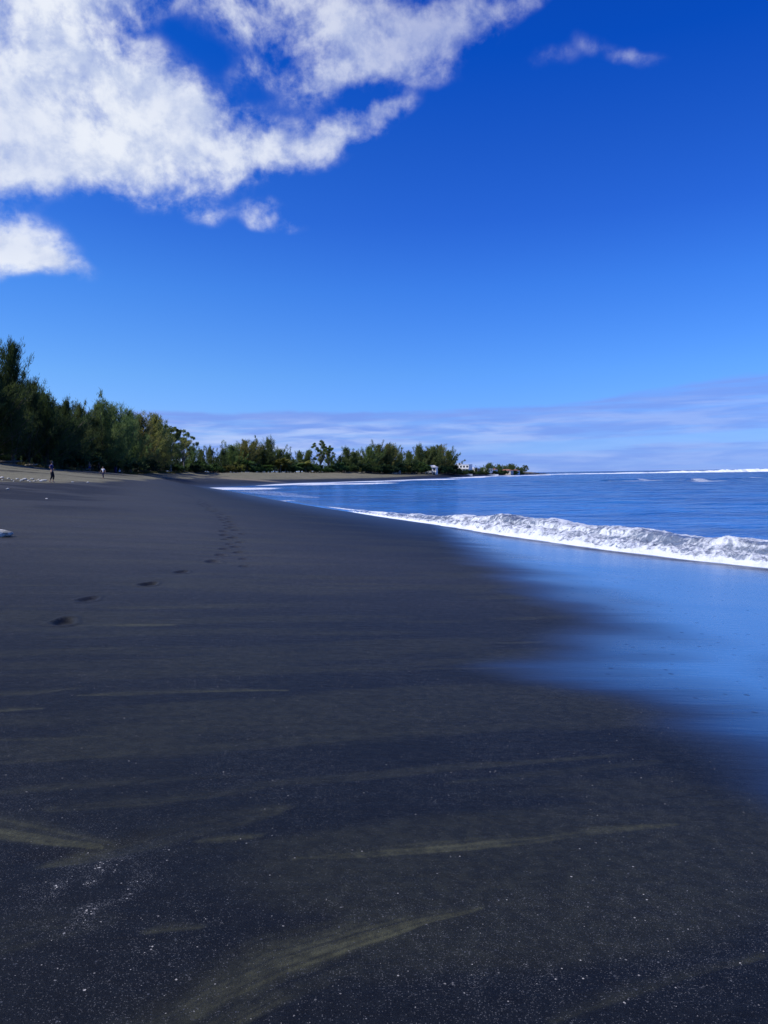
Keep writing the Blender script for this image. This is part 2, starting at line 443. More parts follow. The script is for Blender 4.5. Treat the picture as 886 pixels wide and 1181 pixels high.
def foot_trail():
    prints = []
    near = [gpt(75, 716), gpt(103, 690), gpt(172, 673), gpt(210, 659)]
    for i, p in enumerate(near):
        q = near[min(i + 1, 3)] - near[max(i - 1, 0)]
        prints.append((p[0], p[1], math.atan2(q[1], q[0]), 0.036 if i % 2 == 0 else 0.022, 1.45))
    path = [gpt(a, b) for a, b in ((262, 652), (266, 632), (270, 612), (262, 600), (245, 588), (232, 577), (218, 571), (196, 566), (175, 564))]
    P = [p[:2] for p in path]
    left = 0.0; k = 0
    for a, b in zip(P[:-1], P[1:]):
        d = b - a; L = np.linalg.norm(d); d /= L; t = left
        while t < L:
            hq = math.sin(k * 12.9898) * 43758.5453; hq -= math.floor(hq)
            nrm = np.array([-d[1], d[0]]) * ((0.15 if k % 2 else -0.15) + (hq - .5) * .3)
            c = a + d * t + nrm; k += 1
            prints.append((c[0], c[1], math.atan2(d[1], d[0]), 0.012 + 0.016 * hq, 1.3 + 0.7 * hq))
            t += 0.72
        left = t - L
    return prints

def build_sand():
    r = np.concatenate([np.geomspace(0.3, 1.6, 20)[:-1], np.geomspace(1.6, 46, 1120)[:-1], np.geomspace(46, 700, 330)[:-1], np.geomspace(700, 4000, 40)])
    fr = R_(31)
    th = np.concatenate([np.linspace(-math.pi, -fr, 60)[:-1], np.linspace(-fr, fr, 700)[:-1], np.linspace(fr, math.pi, 60)])
    Rr, Th = np.meshgrid(r, th, indexing='ij')
    X = Rr * np.sin(Th); Y = Rr * np.cos(Th)
    s = shore(X, Y)
    Z = Tz(X, Y, s)
    # ---- footprints
    trail = np.zeros(X.shape)
    for (fx, fy, a, dep, sc) in foot_trail():
        rr = math.hypot(fx, fy); ta = math.atan2(fx, fy)
        i0, i1 = np.searchsorted(r, [rr - 0.8, rr + 0.8]); j0, j1 = np.searchsorted(th, [ta - 0.9 / rr, ta + 0.9 / rr])
        sx = X[i0:i1, j0:j1] - fx; sy = Y[i0:i1, j0:j1] - fy
        lx = (sx * math.cos(a) + sy * math.sin(a)) / (0.15 * sc); ly = (-sx * math.sin(a) + sy * math.cos(a)) / (0.068 * sc)
        q = np.hypot(lx, ly * (1 + 0.18 * np.sin(lx * 2)))
        pit = -dep * (1 - sstep(q, 0.55, 1.15)); rim = 0.35 * dep * np.exp(-((q - 1.35) / 0.28) ** 2)
        soft = -0.016 * np.exp(-(q / 2.6) ** 2)
        Z[i0:i1, j0:j1] += pit + rim + soft
        trail[i0:i1, j0:j1] = np.maximum(trail[i0:i1, j0:j1], 0.34 * (1 - sstep(q, 0.7, 2.2)))
    # ---- trampled ground by the stones and on the dune
    tr = sstep(s, 18, 24) * sstep(Y, 35, 48) * (1 - sstep(Y, 170, 230))
    Z += tr * (fbm(X * 1.1, Y * 1.1, 3, 31) - 0.5) * 0.16
    # ---- wet sheet left by the last swash
    wp = [(1100, 690), (886, 656), (800, 647), (700, 635), (600, 621), (505, 606), (512, 614), (540, 633), (566, 652), (600, 668), (640, 688), (676, 704),
          (688, 720), (668, 741), (640, 757), (596, 770), (640, 782), (700, 796), (742, 815), (770, 838), (800, 858), (850, 884), (920, 930), (1150, 1010)]
    WP = np.array([gpt(*p)[:2] for p in wp])
    best = np.full(X.shape, 1e9); inside = np.zeros(X.shape, bool); j = len(WP) - 1
    sel = (Rr < 60) & (np.abs(Th) < 1.3)
    xs, ys = X[sel], Y[sel]
    wxn = xs + (fbm(xs * 0.5, ys * 0.8, 3, 41) - 0.5) * 0.8
    wyn = ys + (fbm(xs * 0.5 + 9, ys * 1.1, 3, 43) - 0.5) * 0.8
    bs = np.full(xs.shape, 1e9); ins = np.zeros(xs.shape, bool)
    for i in range(len(WP)):
        a = WP[j]; bb = WP[i]; d = bb - a
        t = np.clip(((wxn - a[0]) * d[0] + (wyn - a[1]) * d[1]) / (d @ d), 0, 1)
        bs = np.minimum(bs, np.hypot(wxn - a[0] - t * d[0], wyn - a[1] - t * d[1]))
        ins ^= ((bb[1] > wyn) != (a[1] > wyn)) & (wxn < (a[0] - bb[0]) * (wyn - bb[1]) / (a[1] - bb[1] + 1e-12) + bb[0])
        j = i
    sdist = bs * np.where(ins, 1, -1)
    edge = np.interp(np.hypot(xs, ys), [3, 8, 14, 25], [0.5, 0.75, 1.1, 1.3])
    w = sstep(sdist / edge, -0.75, 0.8)
    streak = fbm(xs * 0.35 + ys * 0.1, ys * 2.6 - xs * 0.5, 3, 47)
    w = w * (1 - 0.18 * sstep(streak, 0.55, 0.72) * (1 - sstep(sdist, 0.5, 1.8)))
    sky_sheen = np.zeros(X.shape); sky_sheen[sel] = sstep(sdist, -0.3, 2.2)  # mask of the painted blue sheen
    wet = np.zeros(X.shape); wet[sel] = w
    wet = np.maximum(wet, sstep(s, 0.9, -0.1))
    sky_sheen = np.maximum(sky_sheen, sstep(s, 1.0, 0.2) * (Y < 60) * sstep(wet, 0.5, 0.9))
    wet = np.maximum(wet, 0.35 * (1 - sstep(s, 0.5, 7)))
    # ---- dryness: grows up the beach; grazing brightness painted in with distance
    sn = s + (fbm(X / 5, Y / 5, 4, 51) - 0.5) * 3.0
    dry = 0.44 * sstep(sn, 3, 14) * sstep(Y, 3, 20) + 0.75 * sstep(Z + (fbm(X / 6, Y / 6, 4, 55) - 0.5) * 0.6, 2.12, 2.36) * sstep(Y, 36, 55)
    dry = dry + 0.7 * sstep(sn, 9, 15) * sstep(Y, 200, 260)
    lin = fbm(X * 0.35 + Y * 0.05, Y * 1.9 - X * 0.35, 4, 53)
    dry = np.clip(dry * (0.75 + 0.6 * (lin - 0.4)), 0, 0.95)
    damp_and_prints = trail  # footprints: base colour darkened in and around each print
    dp = sstep(fbm(X * 0.10, Y * 0.22, 4, 57), 0.50, 0.60) * sstep(s, 13, 17) * (1 - sstep(s, 24, 30)) * sstep(Y, 22, 34) * (1 - sstep(Y, 140, 200))
    damp_and_prints = np.maximum(damp_and_prints, 0.85 * dp)
    # ---- ochre (olivine) streaks
    och = np.zeros(X.shape)
    def streak_px(pts, hw, amt, soft=1.0, seed=0):
        P = [gpt(p[0], p[1]) for p in pts]
        Wd = []
        for p, pp in zip(pts, P):
            q = gpt(p[0], p[1] - (p[2] if len(p) > 2 else hw)); Wd.append(max(0.01, np.linalg.norm(q[:2] - pp[:2])))
        cx = np.mean([p[0] for p in P]); cy = np.mean([p[1] for p in P]); rad = max(np.hypot(p[0] - cx, p[1] - cy) for p in P) + 4 * max(Wd)
        k = (np.hypot(X - cx, Y - cy) < rad)
        xx, yy = X[k], Y[k]
        nx = xx + (fbm(xx * 2.2, yy * 2.2, 3, 60 + seed) - 0.5) * Wd[0] * 1.0
        ny = yy + (fbm(xx * 2.2 + 7, yy * 2.2, 3, 61 + seed) - 0.5) * Wd[0] * 1.0
        q, al, pp_ = polycoord(nx, ny, P, Wd)
        fin = fbm(al * 1.1 + seed * 3.1, pp_ * 5.0 + al * 0.25, 4, 63 + seed, 0.6)
        fin2 = fbm(xx * 1.3, yy * 1.3, 3, 64 + seed)
        prof = np.where(pp_ > 0, 1 - sstep(q, 0.05, 1.9 * soft), 1 - sstep(q, 0.05, 0.75))
        v = 1.45 * amt * prof * np.clip(0.25 + 1.2 * (fin - 0.22), 0, 1.25) * (0.45 + 1.1 * sstep(fin2, 0.25, 0.75)) * (0.75 + 0.5 * _h(np.floor(xx * 260), np.floor(yy * 260), 9))
        och[k] = np.maximum(och[k], v)
    S = streak_px
    S([(340, 991, 3), (420, 987, 7), (520, 980, 9), (600, 972, 8), (700, 960, 5), (780, 952, 2)], 6, 0.75, seed=1)
    S([(150, 1200, 22), (230, 1158, 22), (320, 1112, 22), (420, 1080, 17), (500, 1058, 9), (560, 1046, 3)], 16, 0.75, soft=1.3, seed=2)
    S([(230, 1190, 6), (320, 1135, 7), (420, 1095, 5), (470, 1080, 2)], 6, 0.7, seed=3)
    S([(-60, 958, 8), (0, 966, 9), (50, 972, 7), (110, 976, 4)], 8, 0.7, soft=1.9, seed=4)
    S([(60, 1000, 4), (120, 990, 8), (190, 974, 11), (250, 958, 10), (320, 938, 5)], 10, 0.6, soft=1.7, seed=5)
    S([(230, 972, 3), (262, 970, 6), (300, 966, 3)], 5, 0.85, seed=6)
    S([(640, 1180, 6), (720, 1150, 10), (800, 1125, 7), (880, 1105, 4)], 8, 0.5, seed=7)
    S([(170, 1076, 4), (195, 1072, 5), (230, 1070, 3)], 5, 0.55, seed=8)
    S([(90, 803, 1.5), (150, 801, 3.5), (230, 798, 3.0), (330, 797, 1.2)], 3, 0.85, seed=9)
    S([(0, 854, 2.5), (70, 853, 3), (130, 849, 1)], 3, 0.4, seed=10)
    S([(320, 861, 1.5), (370, 857, 3), (430, 851, 1.5), (470, 848, 1)], 3, 0.65, seed=11)
    S([(90, 721, 1.2), (140, 722, 2.2), (200, 721, 1.2)], 2, 0.9, seed=12)
    S([(0, 752, 1.4), (60, 751, 2), (140, 748, 1.6), (230, 746, 1)], 2, 0.5, seed=13)
    S([(0, 801, 3), (40, 799, 4), (90, 794, 1.5)], 3, 0.45, seed=14)
    S([(0, 820, 2), (20, 819, 2.5), (50, 817, 1)], 3, 0.6, seed=15)
    S([(380, 772, 0.7), (480, 772, 0.9), (620, 771, 0.6)], 1, 0.5, seed=16)
    S([(480, 848, 1), (640, 820, 1), (760, 806, 1)], 1, 0.25, seed=17)
    S([(0, 915, 4), (90, 908, 6), (200, 900, 5), (330, 892, 2)], 5, 0.22, seed=18)
    S([(0, 1090, 26), (60, 1075, 24), (130, 1060, 6)], 20, 0.22, seed=19)
    S([(820, 972, 1.5), (860, 968, 3), (910, 966, 3)], 3, 0.45, seed=20)
    S([(240, 1200, 10), (330, 1150, 12), (430, 1110, 10), (540, 1075, 5)], 10, 0.5, seed=22)
    S([(0, 780, 1.2), (160, 776, 2.4), (360, 770, 1.5)], 2, 0.4, seed=23)
    S([(200, 833, 1.5), (300, 829, 2.5), (420, 820, 2), (560, 806, 1)], 2, 0.3, seed=24)
    S([(0, 880, 3), (120, 872, 5), (260, 860, 3)], 4, 0.3, seed=25)
    S([(0, 700, 1), (90, 699, 1.6), (210, 696, 1)], 1.5, 0.35, seed=26)
    S([(520, 905, 3), (640, 893, 5), (760, 880, 3)], 4, 0.25, seed=27)
    S([(60, 935, 6), (180, 925, 9), (300, 908, 4)], 8, 0.35, seed=28)
    S([(430, 1010, 10), (560, 1035, 25), (640, 1020, 12), (760, 1040, 10)], 16, 0.22, seed=21)
    # faint long swash lines
    sw = fbm(X * 0.30 + Y * 0.25, Y * 1.7 - X * 0.55, 4, 71)
    och = np.maximum(och, 0.26 * sstep(sw, 0.54, 0.70) * (1 - sstep(wet, 0.05, 0.4)))
    sw2 = fbm(X * 0.22 + Y * 0.5 + 5, Y * 4.6 - X * 1.5, 3, 73); gate = sstep(fbm(X * 0.4, Y * 0.8, 3, 75), 0.46, 0.62)
    och = np.maximum(och, 0.42 * sstep(sw2, 0.66, 0.76) * gate * (1 - sstep(wet, 0.05, 0.4)) * sstep(Rr, 2.5, 5))
    och *= (1 - 0.9 * sstep(wet, 0.2, 0.7))
    # ---- thin relief under the two strong streak edges
    def scarp(pts, h):
        nonlocal Z
        P = [gpt(*p) for p in pts]
        k = (Rr < 12) & (np.abs(Th) < 0.8)
        q = polydist(X[k], Y[k], P, [0.07] * len(P))
        Z[k] -= h * np.exp(-q ** 2)
    scarp([(40, 992), (90, 990), (120, 983), (160, 970)], 0.010)
    scarp([(175, 1176), (230, 1140), (300, 1100), (380, 1070)], 0.005)
    # ---- shell grit, with sun glints painted in as pale specks
    g = 0.20 + 0.25 * sstep(fbm(X * 1.6, Y * 1.6, 3, 81), 0.42, 0.66)
    gp = gpt(105, 1025)
    dg = np.hypot((X - gp[0]) / 0.17, (Y - gp[1]) / 0.26)
    g = g + 2.6 * np.exp(-dg ** 2 * 1.2) * sstep(fbm(X * 9, Y * 9, 2, 83), 0.25, 0.6)  # dense patch of sun glints, painted as pale specks
    for (a, b_, rr) in ((170, 1140, 0.3), (560, 1130, 0.3), (760, 1080, 0.25)):
        q = gpt(a, b_); g = g + 0.35 * np.exp(-((X - q[0]) ** 2 + (Y - q[1]) ** 2) / rr ** 2)
    g *= (1 - 0.75 * och / 0.8) * (1 - sstep(Rr, 6, 22)) 
    # ---- tan coarse sand on the far bay
    P = [gpt(232, 550), gpt(262, 551.5), gpt(300, 554), gpt(325, 556)]
    tan = 0.8 * (1 - sstep(polydist(X, Y, P, [2, 7, 7, 2]), 0.4, 1.1))
    tan = np.maximum(tan, 0.30 * sstep(fbm(X * 0.05, Y * 0.05, 3, 91), 0.5, 0.65) * sstep(s, 12, 20) * sstep(Y, 180, 230))
    o = grid_mesh('sand_beach', X, Y, Z, dict(wet=wet, ochre=och, dry=dry, damp_and_prints=damp_and_prints, grit_glint=g, tan=tan, sky_sheen=sky_sheen), sand_material(), 'structure')
    return o
build_sand()

# ------------------------------------------------------------------ sea
def water_material(name, strip=False):
    m, n, b = new_mat(name)
    pos = n.node('ShaderNodeNewGeometry').outputs['Position']
    foam, shal, rip, cap = n.attr('foam'), n.attr('shallow'), n.attr('ripple'), n.attr('swash')
    deep = (0.002, 0.028, 0.13, 1); mid = (0.014, 0.175, 0.55, 1)
    col = n.mix(shal, deep, mid)
    pat = n.noise(n.mapping(pos, rot=(0, 0, 0.4), scale=(0.035, 0.09, 0.05)), 1.0, 5, 0.6)
    col = n.mix(n.math('MULTIPLY', n.mapr(pat, 0.42, 0.60), 0.75), col, (0.005, 0.060, 0.25, 1))
    chop_shade = n.noise(n.mapping(pos, rot=(0, 0, -0.2), scale=(0.5, 0.42, 0.5)), 1.0, 5, 0.68)
    col = n.mix(n.mapr(chop_shade, 0.40, 0.60, 0.0, 0.50), col, n.mix(0.6, col, (0.002, 0.020, 0.11, 1)))  # dark strokes of the wave faces painted into the water colour
    if strip:
        silt = n.attr('silt')
        col = n.mix(silt, col, (0.17, 0.20, 0.235, 1))
    # foam lace
    p2 = n.mapping(pos, rot=(0, 0, 0.38), scale=(1, 1, 1))
    wv = n.node('ShaderNodeTexNoise'); n.l.new(p2, wv.inputs['Vector']); wv.inputs['Scale'].default_value = 2.2; wv.inputs['Detail'].default_value = 4
    pw = n.vmath('ADD', p2, n.vmath('SCALE', n.vmath('SUBTRACT', wv.outputs['Color'], (0.5, 0.5, 0.5)), scale=0.7))
    vo = n.node('ShaderNodeTexVoronoi', feature='DISTANCE_TO_EDGE'); n.l.new(pw, vo.inputs['Vector']); vo.inputs['Scale'].default_value = 2.6
    lace = n.mapr(vo.outputs['Distance'], 0.0, 0.22, 1.0, 0.0)
    nn = n.noise(pw, 7.0, 6, 0.65)
    pat2 = n.math('ADD', n.math('MULTIPLY', lace, 0.40), n.math('MULTIPLY', nn, 0.85))
    if strip:
        uvn = n.node('ShaderNodeUVMap', uv_map='along').outputs[0]
        stv = n.mapping(uvn, rot=(0, 0, 0.5), scale=(1.0, 0.22, 1))
        stn = n.noise(stv, 4.6, 6, 0.66, 0.9)
        pat2 = n.math('ADD', n.math('ADD', n.math('MULTIPLY', lace, 0.10), n.math('MULTIPLY', nn, 0.55)), n.math('MULTIPLY', stn, 0.60))
    thr = n.math('SUBTRACT', 1.12, foam)
    fm = n.mapr(n.math('SUBTRACT', pat2, thr), -0.10, 0.16)
    fm = n.math('MULTIPLY', fm, n.mapr(foam, 0.02, 0.14))
    fm = n.math('MAXIMUM', fm, n.mapr(foam, 0.93, 1.0))
    fcol = n.mix(n.noise(pos, 9.0, 4, 0.6), (0.72, 0.76, 0.80, 1), (0.86, 0.88, 0.90, 1))
    n.put(b.inputs['Base Color'], n.mix(fm, col, fcol))
    n.put(b.inputs['Roughness'], n.mapr(fm, 0, 1, 0.13, 0.85, smooth=False))
    b.inputs['IOR'].default_value = 1.333
    n.put(b.inputs['Specular IOR Level'], n.mapr(rip, 1.5, 3.2, 0.45, 0.16))
    # ripples: short wind waves, elongated across the view
    def rot(v, a, sc): return n.mapping(v, rot=(0, 0, a), scale=sc)
    r1 = n.noise(rot(pos, 0.25, (1.0, 1.25, 1)), 0.75, 5, 0.62, 0.25)
    r2 = n.noise(rot(pos, -0.35, (1.2, 1.8, 1)), 2.3, 4, 0.6, 0.3)
    r3 = n.noise(rot(pos, 0.15, (1.0, 3.0, 1)), 0.10, 4, 0.6, 0.2)
    h = n.math('ADD', n.math('ADD', n.math('MULTIPLY', r1, 0.36), n.math('MULTIPLY', r2, 0.16)), n.math('MULTIPLY', r3, 1.8))
    r4 = n.noise(rot(pos, -0.12, (1.0, 1.3, 1)), 0.30, 5, 0.65, 0.3)
    h = n.math('ADD', h, n.math('MULTIPLY', r4, 0.85))
    h = n.math('MULTIPLY', h, rip)
    fh = n.noise(pos, 16.0, 5, 0.7)
    h = n.math('ADD', h, n.math('MULTIPLY', n.math('MULTIPLY', fh, fm), 0.05))
    bp = n.node('ShaderNodeBump'); n.put(bp.inputs['Height'], h); bp.inputs['Strength'].default_value = 1.0; bp.inputs['Distance'].default_value = 1.0
    n.l.new(bp.outputs[0], b.inputs['Normal'])
    return m

# the line of the shore break, resampled
def catmull(P, n_per):
    P = [np.array(p, float) for p in P]; out = []
    for i in range(len(P) - 1):
        p0 = P[max(i - 1, 0)]; p1 = P[i]; p2 = P[i + 1]; p3 = P[min(i + 2, len(P) - 1)]
        for t in np.linspace(0, 1, n_per, endpoint=False):
            out.append(0.5 * ((2 * p1) + (-p0 + p2) * t + (2 * p0 - 5 * p1 + 4 * p2 - p3) * t * t + (-p0 + 3 * p1 - 3 * p2 + p3) * t ** 3))
    out.append(P[-1]); return np.array(out)

def sea_height(X, Y, o):
    """low swell of the lagoon; o = metres offshore"""
    amp = np.interp(o, [0, 3, 20, 120, 260, 900], [0.0, 0.03, 0.11, 0.20, 0.30, 0.30])
    q = X * 0.35 + Y * 0.94
    z = amp * (fbm(X / 9.0 + 3, q / 3.2, 4, 101) - 0.5) * 2.0
    return z

def build_sea():
    r = np.concatenate([np.geomspace(6, 60, 420)[:-1], np.geomspace(60, 1200, 420)[:-1], np.geomspace(1200, 30000, 60)])
    th = np.concatenate([np.linspace(-math.pi, -0.6, 16)[:-1], np.linspace(-0.6, 0.62, 620)[:-1], np.linspace(0.62, math.pi, 90)])
    Rr, Th = np.meshgrid(r, th, indexing='ij'); X = Rr * np.sin(Th); Y = Rr * np.cos(Th)
    s = shore(X, Y); o = -s
    Z = sea_height(X, Y, np.maximum(o, 0))
    # the trough under the shore break strip
    cp, A = BREAK_PTS, BREAK_A
    q = polydist(X, Y, [cp[i] for i in range(0, len(cp), 12)], [1.0] * len(range(0, len(cp), 12)))
    pit = (q < 6.2) & (Y < 58)
    Z = np.where(pit, Z - 0.5 * sstep(6.4 - q, 0, 0.6), Z)
    foam = np.zeros(X.shape)
    def fo(pts, wpx, amt, seed=0, brk=0.0):
        nonlocal foam
        P = [np.append(zpt(p[0], p[1]), 0) for p in pts]
        Wd = []
        for p, pp in zip(pts, P):
            qq = zpt(p[0], p[1] + (p[2] if len(p) > 2 else wpx)); Wd.append(np.linalg.norm(qq - pp[:2]))
        d = polydist(X, Y, P, Wd)
        v = amt * (1 - sstep(d, 0.45, 1.15))
        if brk: v = v * sstep(fbm(X * 0.13 + seed, Y * 0.05, 3, 111 + seed), brk, brk + 0.14)
        foam = np.maximum(foam, v)
    fo([(243, 562.8, .5), (256, 563.4, .8), (275, 563.7, 1.0), (292, 564.2, .6)], 1, 1.0)
    fo([(290, 566, .6), (330, 571, .7), (360, 574, .4)], 1, 0.36, 1)
    fo([(306, 559.6, .5), (322, 558.8, .7), (345, 557.9, .7), (356, 557.2, .4)], 1, 1.0)
    fo([(372, 559.0, .5), (400, 558.2, .8), (425, 557.4, .5)], 1, 0.85)
    fo([(400, 556.2, .3), (430, 555.2, .5), (450, 554.6, .3)], 1, 0.8)
    fo([(464, 553.8, .3), (480, 553.4, .5), (500, 552.6, .3)], 1, 1.0)
    fo([(500, 552.2, .2), (540, 550.3, .4), (570, 549.4, .4), (610, 547.8, .2)], 1, 0.9, 2, 0.42)
    fo([(330, 577.2, .4), (360, 582.0, .8), (395, 586.8, 1.0)], 1, 0.5)
    fo([(590, 555.5, .3), (640, 554.6, .5), (700, 553.4, .5), (790, 551.6, .6), (900, 550, .5)], 1, 0.55, 3, 0.55)
    fo([(720, 555.0, .5), (760, 553.2, .8), (775, 552.6, .6)], 1, 0.66, 5, 0.52)
    fo([(812, 555.0, .5), (835, 553.2, .8), (860, 552.4, .4)], 1, 0.66, 6, 0.50)
    shal = np.interp(o, [0, 15, 60, 130, 200, 260], [1.0, 0.85, 0.62, 0.50, 0.32, 0.0])
    pt = fbm(X / 60, Y / 25, 3, 121)
    shal = np.clip(shal + (pt - 0.5) * 0.5 * sstep(o, 20, 60) * (1 - sstep(o, 170, 240)), 0, 1)
    rip = np.interp(o, [0, 2, 10, 60, 200, 1000], [0.15, 0.4, 1.0, 1.6, 3.2, 3.5])
    # little breaking swells on the inner reef
    for (x0, x1, yy, hh) in ((700, 790, 553.4, 0.40), (800, 872, 553.6, 0.45), (620, 690, 554.6, 0.25)):
        P = [np.append(zpt(x0, yy + 1), 0), np.append(zpt((x0 + x1) / 2, yy), 0), np.append(zpt(x1, yy - 1), 0)]
        Z = Z + hh * np.exp(-(polydist(X, Y, P, [2, 5, 2])) ** 2)
    sw = np.zeros(X.shape)
    keep = (s < 2.5)
    return grid_mesh('sea', X, Y, Z, dict(foam=foam, shallow=shal, ripple=rip, swash=sw), water_material('sea_water'), 'structure', keep)

_bp = [(1090, 676), (1010, 668), (886, 655), (800, 646), (700, 634), (600, 620), (540, 611), (500, 604.5), (440, 596), (400, 589.5), (363, 584), (330, 578.5)]
BREAK_PTS = catmull([zpt(*p) for p in _bp], 60)
_apx = [330, 363, 400, 430, 480, 520, 545, 580, 620, 700, 800, 886, 1010, 1090]
_aam = [0.01, 0.02, 0.07, 0.15, 0.26, 0.42, 0.54, 0.47, 0.48, 0.50, 0.47, 0.46, 0.40, 0.3]
BREAK_A = None

def build_break():
    P = BREAK_PTS
    seg = np.linalg.norm(np.diff(P, axis=0), axis=1); cum = np.concatenate([[0], np.cumsum(seg)])
    dist = np.hypot(P[:, 0], P[:, 1])
    # spacing along grows with distance
    a = [0.0]
    while a[-1] < cum[-1]:
        dd = np.interp(a[-1], cum, dist); a.append(a[-1] + max(0.02, dd * 0.0016))
    a = np.minimum(np.array(a), cum[-1])
    px = np.interp(a, cum, P[:, 0]); py = np.interp(a, cum, P[:, 1])
    tx = np.gradient(px); ty = np.gradient(py)
    ok = np.hypot(tx, ty) + 1e-9; tx /= ok; ty /= ok
    nx, ny = ty, -tx                                  # offshore normal
    k = max(3, int(40)); ker = np.ones(k) / k
    nx = np.convolve(np.pad(nx, k // 2, 'edge'), ker, 'same')[k // 2:k // 2 + len(px)]; ny = np.convolve(np.pad(ny, k // 2, 'edge'), ker, 'same')[k // 2:k // 2 + len(py)]
    # photo x of every station
    rel = np.stack([px, py, np.full_like(px, -EYE)], -1)
    zc = rel @ Fv; sx = 443 + FPX * (rel @ CX) / zc
    Aa = np.interp(sx, _apx, _aam)
    Aa = Aa * (0.86 + 0.34 * fbm(a / 2.6, a * 0, 3, 131))
    o = np.concatenate([np.linspace(-0.40, 2.8, 104)[:-1], np.linspace(2.8, 7.4, 60)])
    AA, OO = np.meshgrid(a, o, indexing='ij')
    amp = Aa[:, None] * np.ones_like(OO)
    toe = (fbm(AA / 0.9, AA * 0, 4, 141) - 0.5) * 0.55
    Oe = OO + toe * (1 - sstep(OO, 0.2, 1.6)) * np.clip(amp / 0.3, 0.15, 1)
    wdt = np.clip(amp / 0.45, 0.30, 1.0)
    q = Oe / wdt
    front = sstep(q, 0.0, 0.35) * 0.36 + sstep(q, 0.45, 1.55) * 0.64
    prof = front * np.where(q < 1.9, 1, np.exp(-np.maximum(q - 1.9, 0) / 1.35))
    Z = amp * prof
    # rolling tongues: diagonal ribs on the face
    ph = fbm(AA / 1.1 + OO * 0.35, OO / 3.5, 3, 151)
    face = sstep(q, 0.25, 0.9) * (1 - sstep(q, 1.7, 2.6))
    Z += amp * 0.34 * face * (ph - 0.5)
    t1 = fbm(AA / 0.32, OO / 0.32, 5, 161, 0.62); t2 = fbm(AA / 0.75 + 9, OO / 0.75, 4, 171, 0.6)
    churn = sstep(q, 0.0, 0.25) * (1 - sstep(q, 2.2, 3.4))
    frontc = sstep(q, 0.0, 0.12) * (1 - sstep(q, 0.6, 1.1))
    Z += amp * churn * ((t1 - 0.45) * 0.26 + (t2 - 0.5) * 0.30) + amp * frontc * (t1 - 0.3) * 0.30
    Z += np.where(q > 0, 0.02, 0)
    # curl: crest leans toward the beach
    lean = -amp * 0.55 * sstep(prof, 0.55, 1.0) * (1 - sstep(q, 1.7, 2.4)) * (0.5 + ph)
    jit = amp * churn * (t2 - 0.5) * 0.35
    Od = OO + lean + jit
    X = px[:, None] + nx[:, None] * Od; Y = py[:, None] + ny[:, None] * Od
    so = np.maximum(OO, 0)
    Z = np.maximum(Z, 0) + sea_height(X, Y, so) * sstep(q, 2, 4) + 0.03
    Z = np.where(q < 0, 0.03 + q * 0.6, Z)
    endm = sstep(OO, 6.9, 7.4); Z = Z - 0.12 * endm
    # foam amounts
    ramp = np.clip(amp / 0.25, 0.0, 1)
    fm = 0.54 * frontc
    fm = np.maximum(fm, (0.50 + 0.42 * (ph - 0.45)) * face)
    crest = np.exp(-((q - 1.85) / 0.42) ** 2)
    fm = np.maximum(fm, 0.64 * crest)
    back = sstep(q, 1.7, 2.1) * (1 - sstep(q, 2.8, 6.0))
    fm = np.maximum(fm, 0.64 * back)
    big = fbm(AA / 3.1, OO / 1.4, 3, 181)
    fm = fm * (0.80 + 0.42 * big)
    fm = np.where(frontc > 0.4, np.maximum(fm, 0.54 * frontc), fm)
    fm = np.maximum(fm, np.maximum(1 - sstep(q, 0.04, 0.22), 0.55 * (1 - sstep(q, 0.35, 0.8))) * sstep(amp, 0.03, 0.12))
    fm = fm * np.clip(0.35 + ramp, 0, 1)
    lowfoam = np.exp(-((OO - 0.25) / 0.22) ** 2) * 0.95 * np.clip(1.2 - amp * 6, 0, 1) * sstep(amp, 0.012, 0.06)
    fm = np.maximum(fm, lowfoam)
    fm = np.clip(fm, 0, 1) * (1 - endm)
    silt = np.clip(sstep(q, -0.1, 0.1) * (1 - sstep(q, 1.7, 2.6)) * 0.95 * ramp + 0.4 * back, 0, 0.9) * (1 - sstep(q, 2.2, 4.0))
    shal = np.full(X.shape, 0.97)
    rip = np.interp(so, [0, 2, 10], [0.15, 0.4, 0.95])
    ob = grid_mesh('shore_break', X, Y, Z, dict(foam=fm, shallow=shal, ripple=rip, swash=fm * 0, silt=silt), water_material('surf_water', True), 'structure')
    me = ob.data
    uv = me.uv_layers.new(name='along')
    vi = np.empty(len(me.loops), np.int32); me.loops.foreach_get('vertex_index', vi)
    U = np.stack([AA.reshape(-1)[vi], OO.reshape(-1)[vi]], -1).astype(np.float32)
    uv.data.foreach_set('uv', U.reshape(-1))
    return ob
build_sea()
build_break()

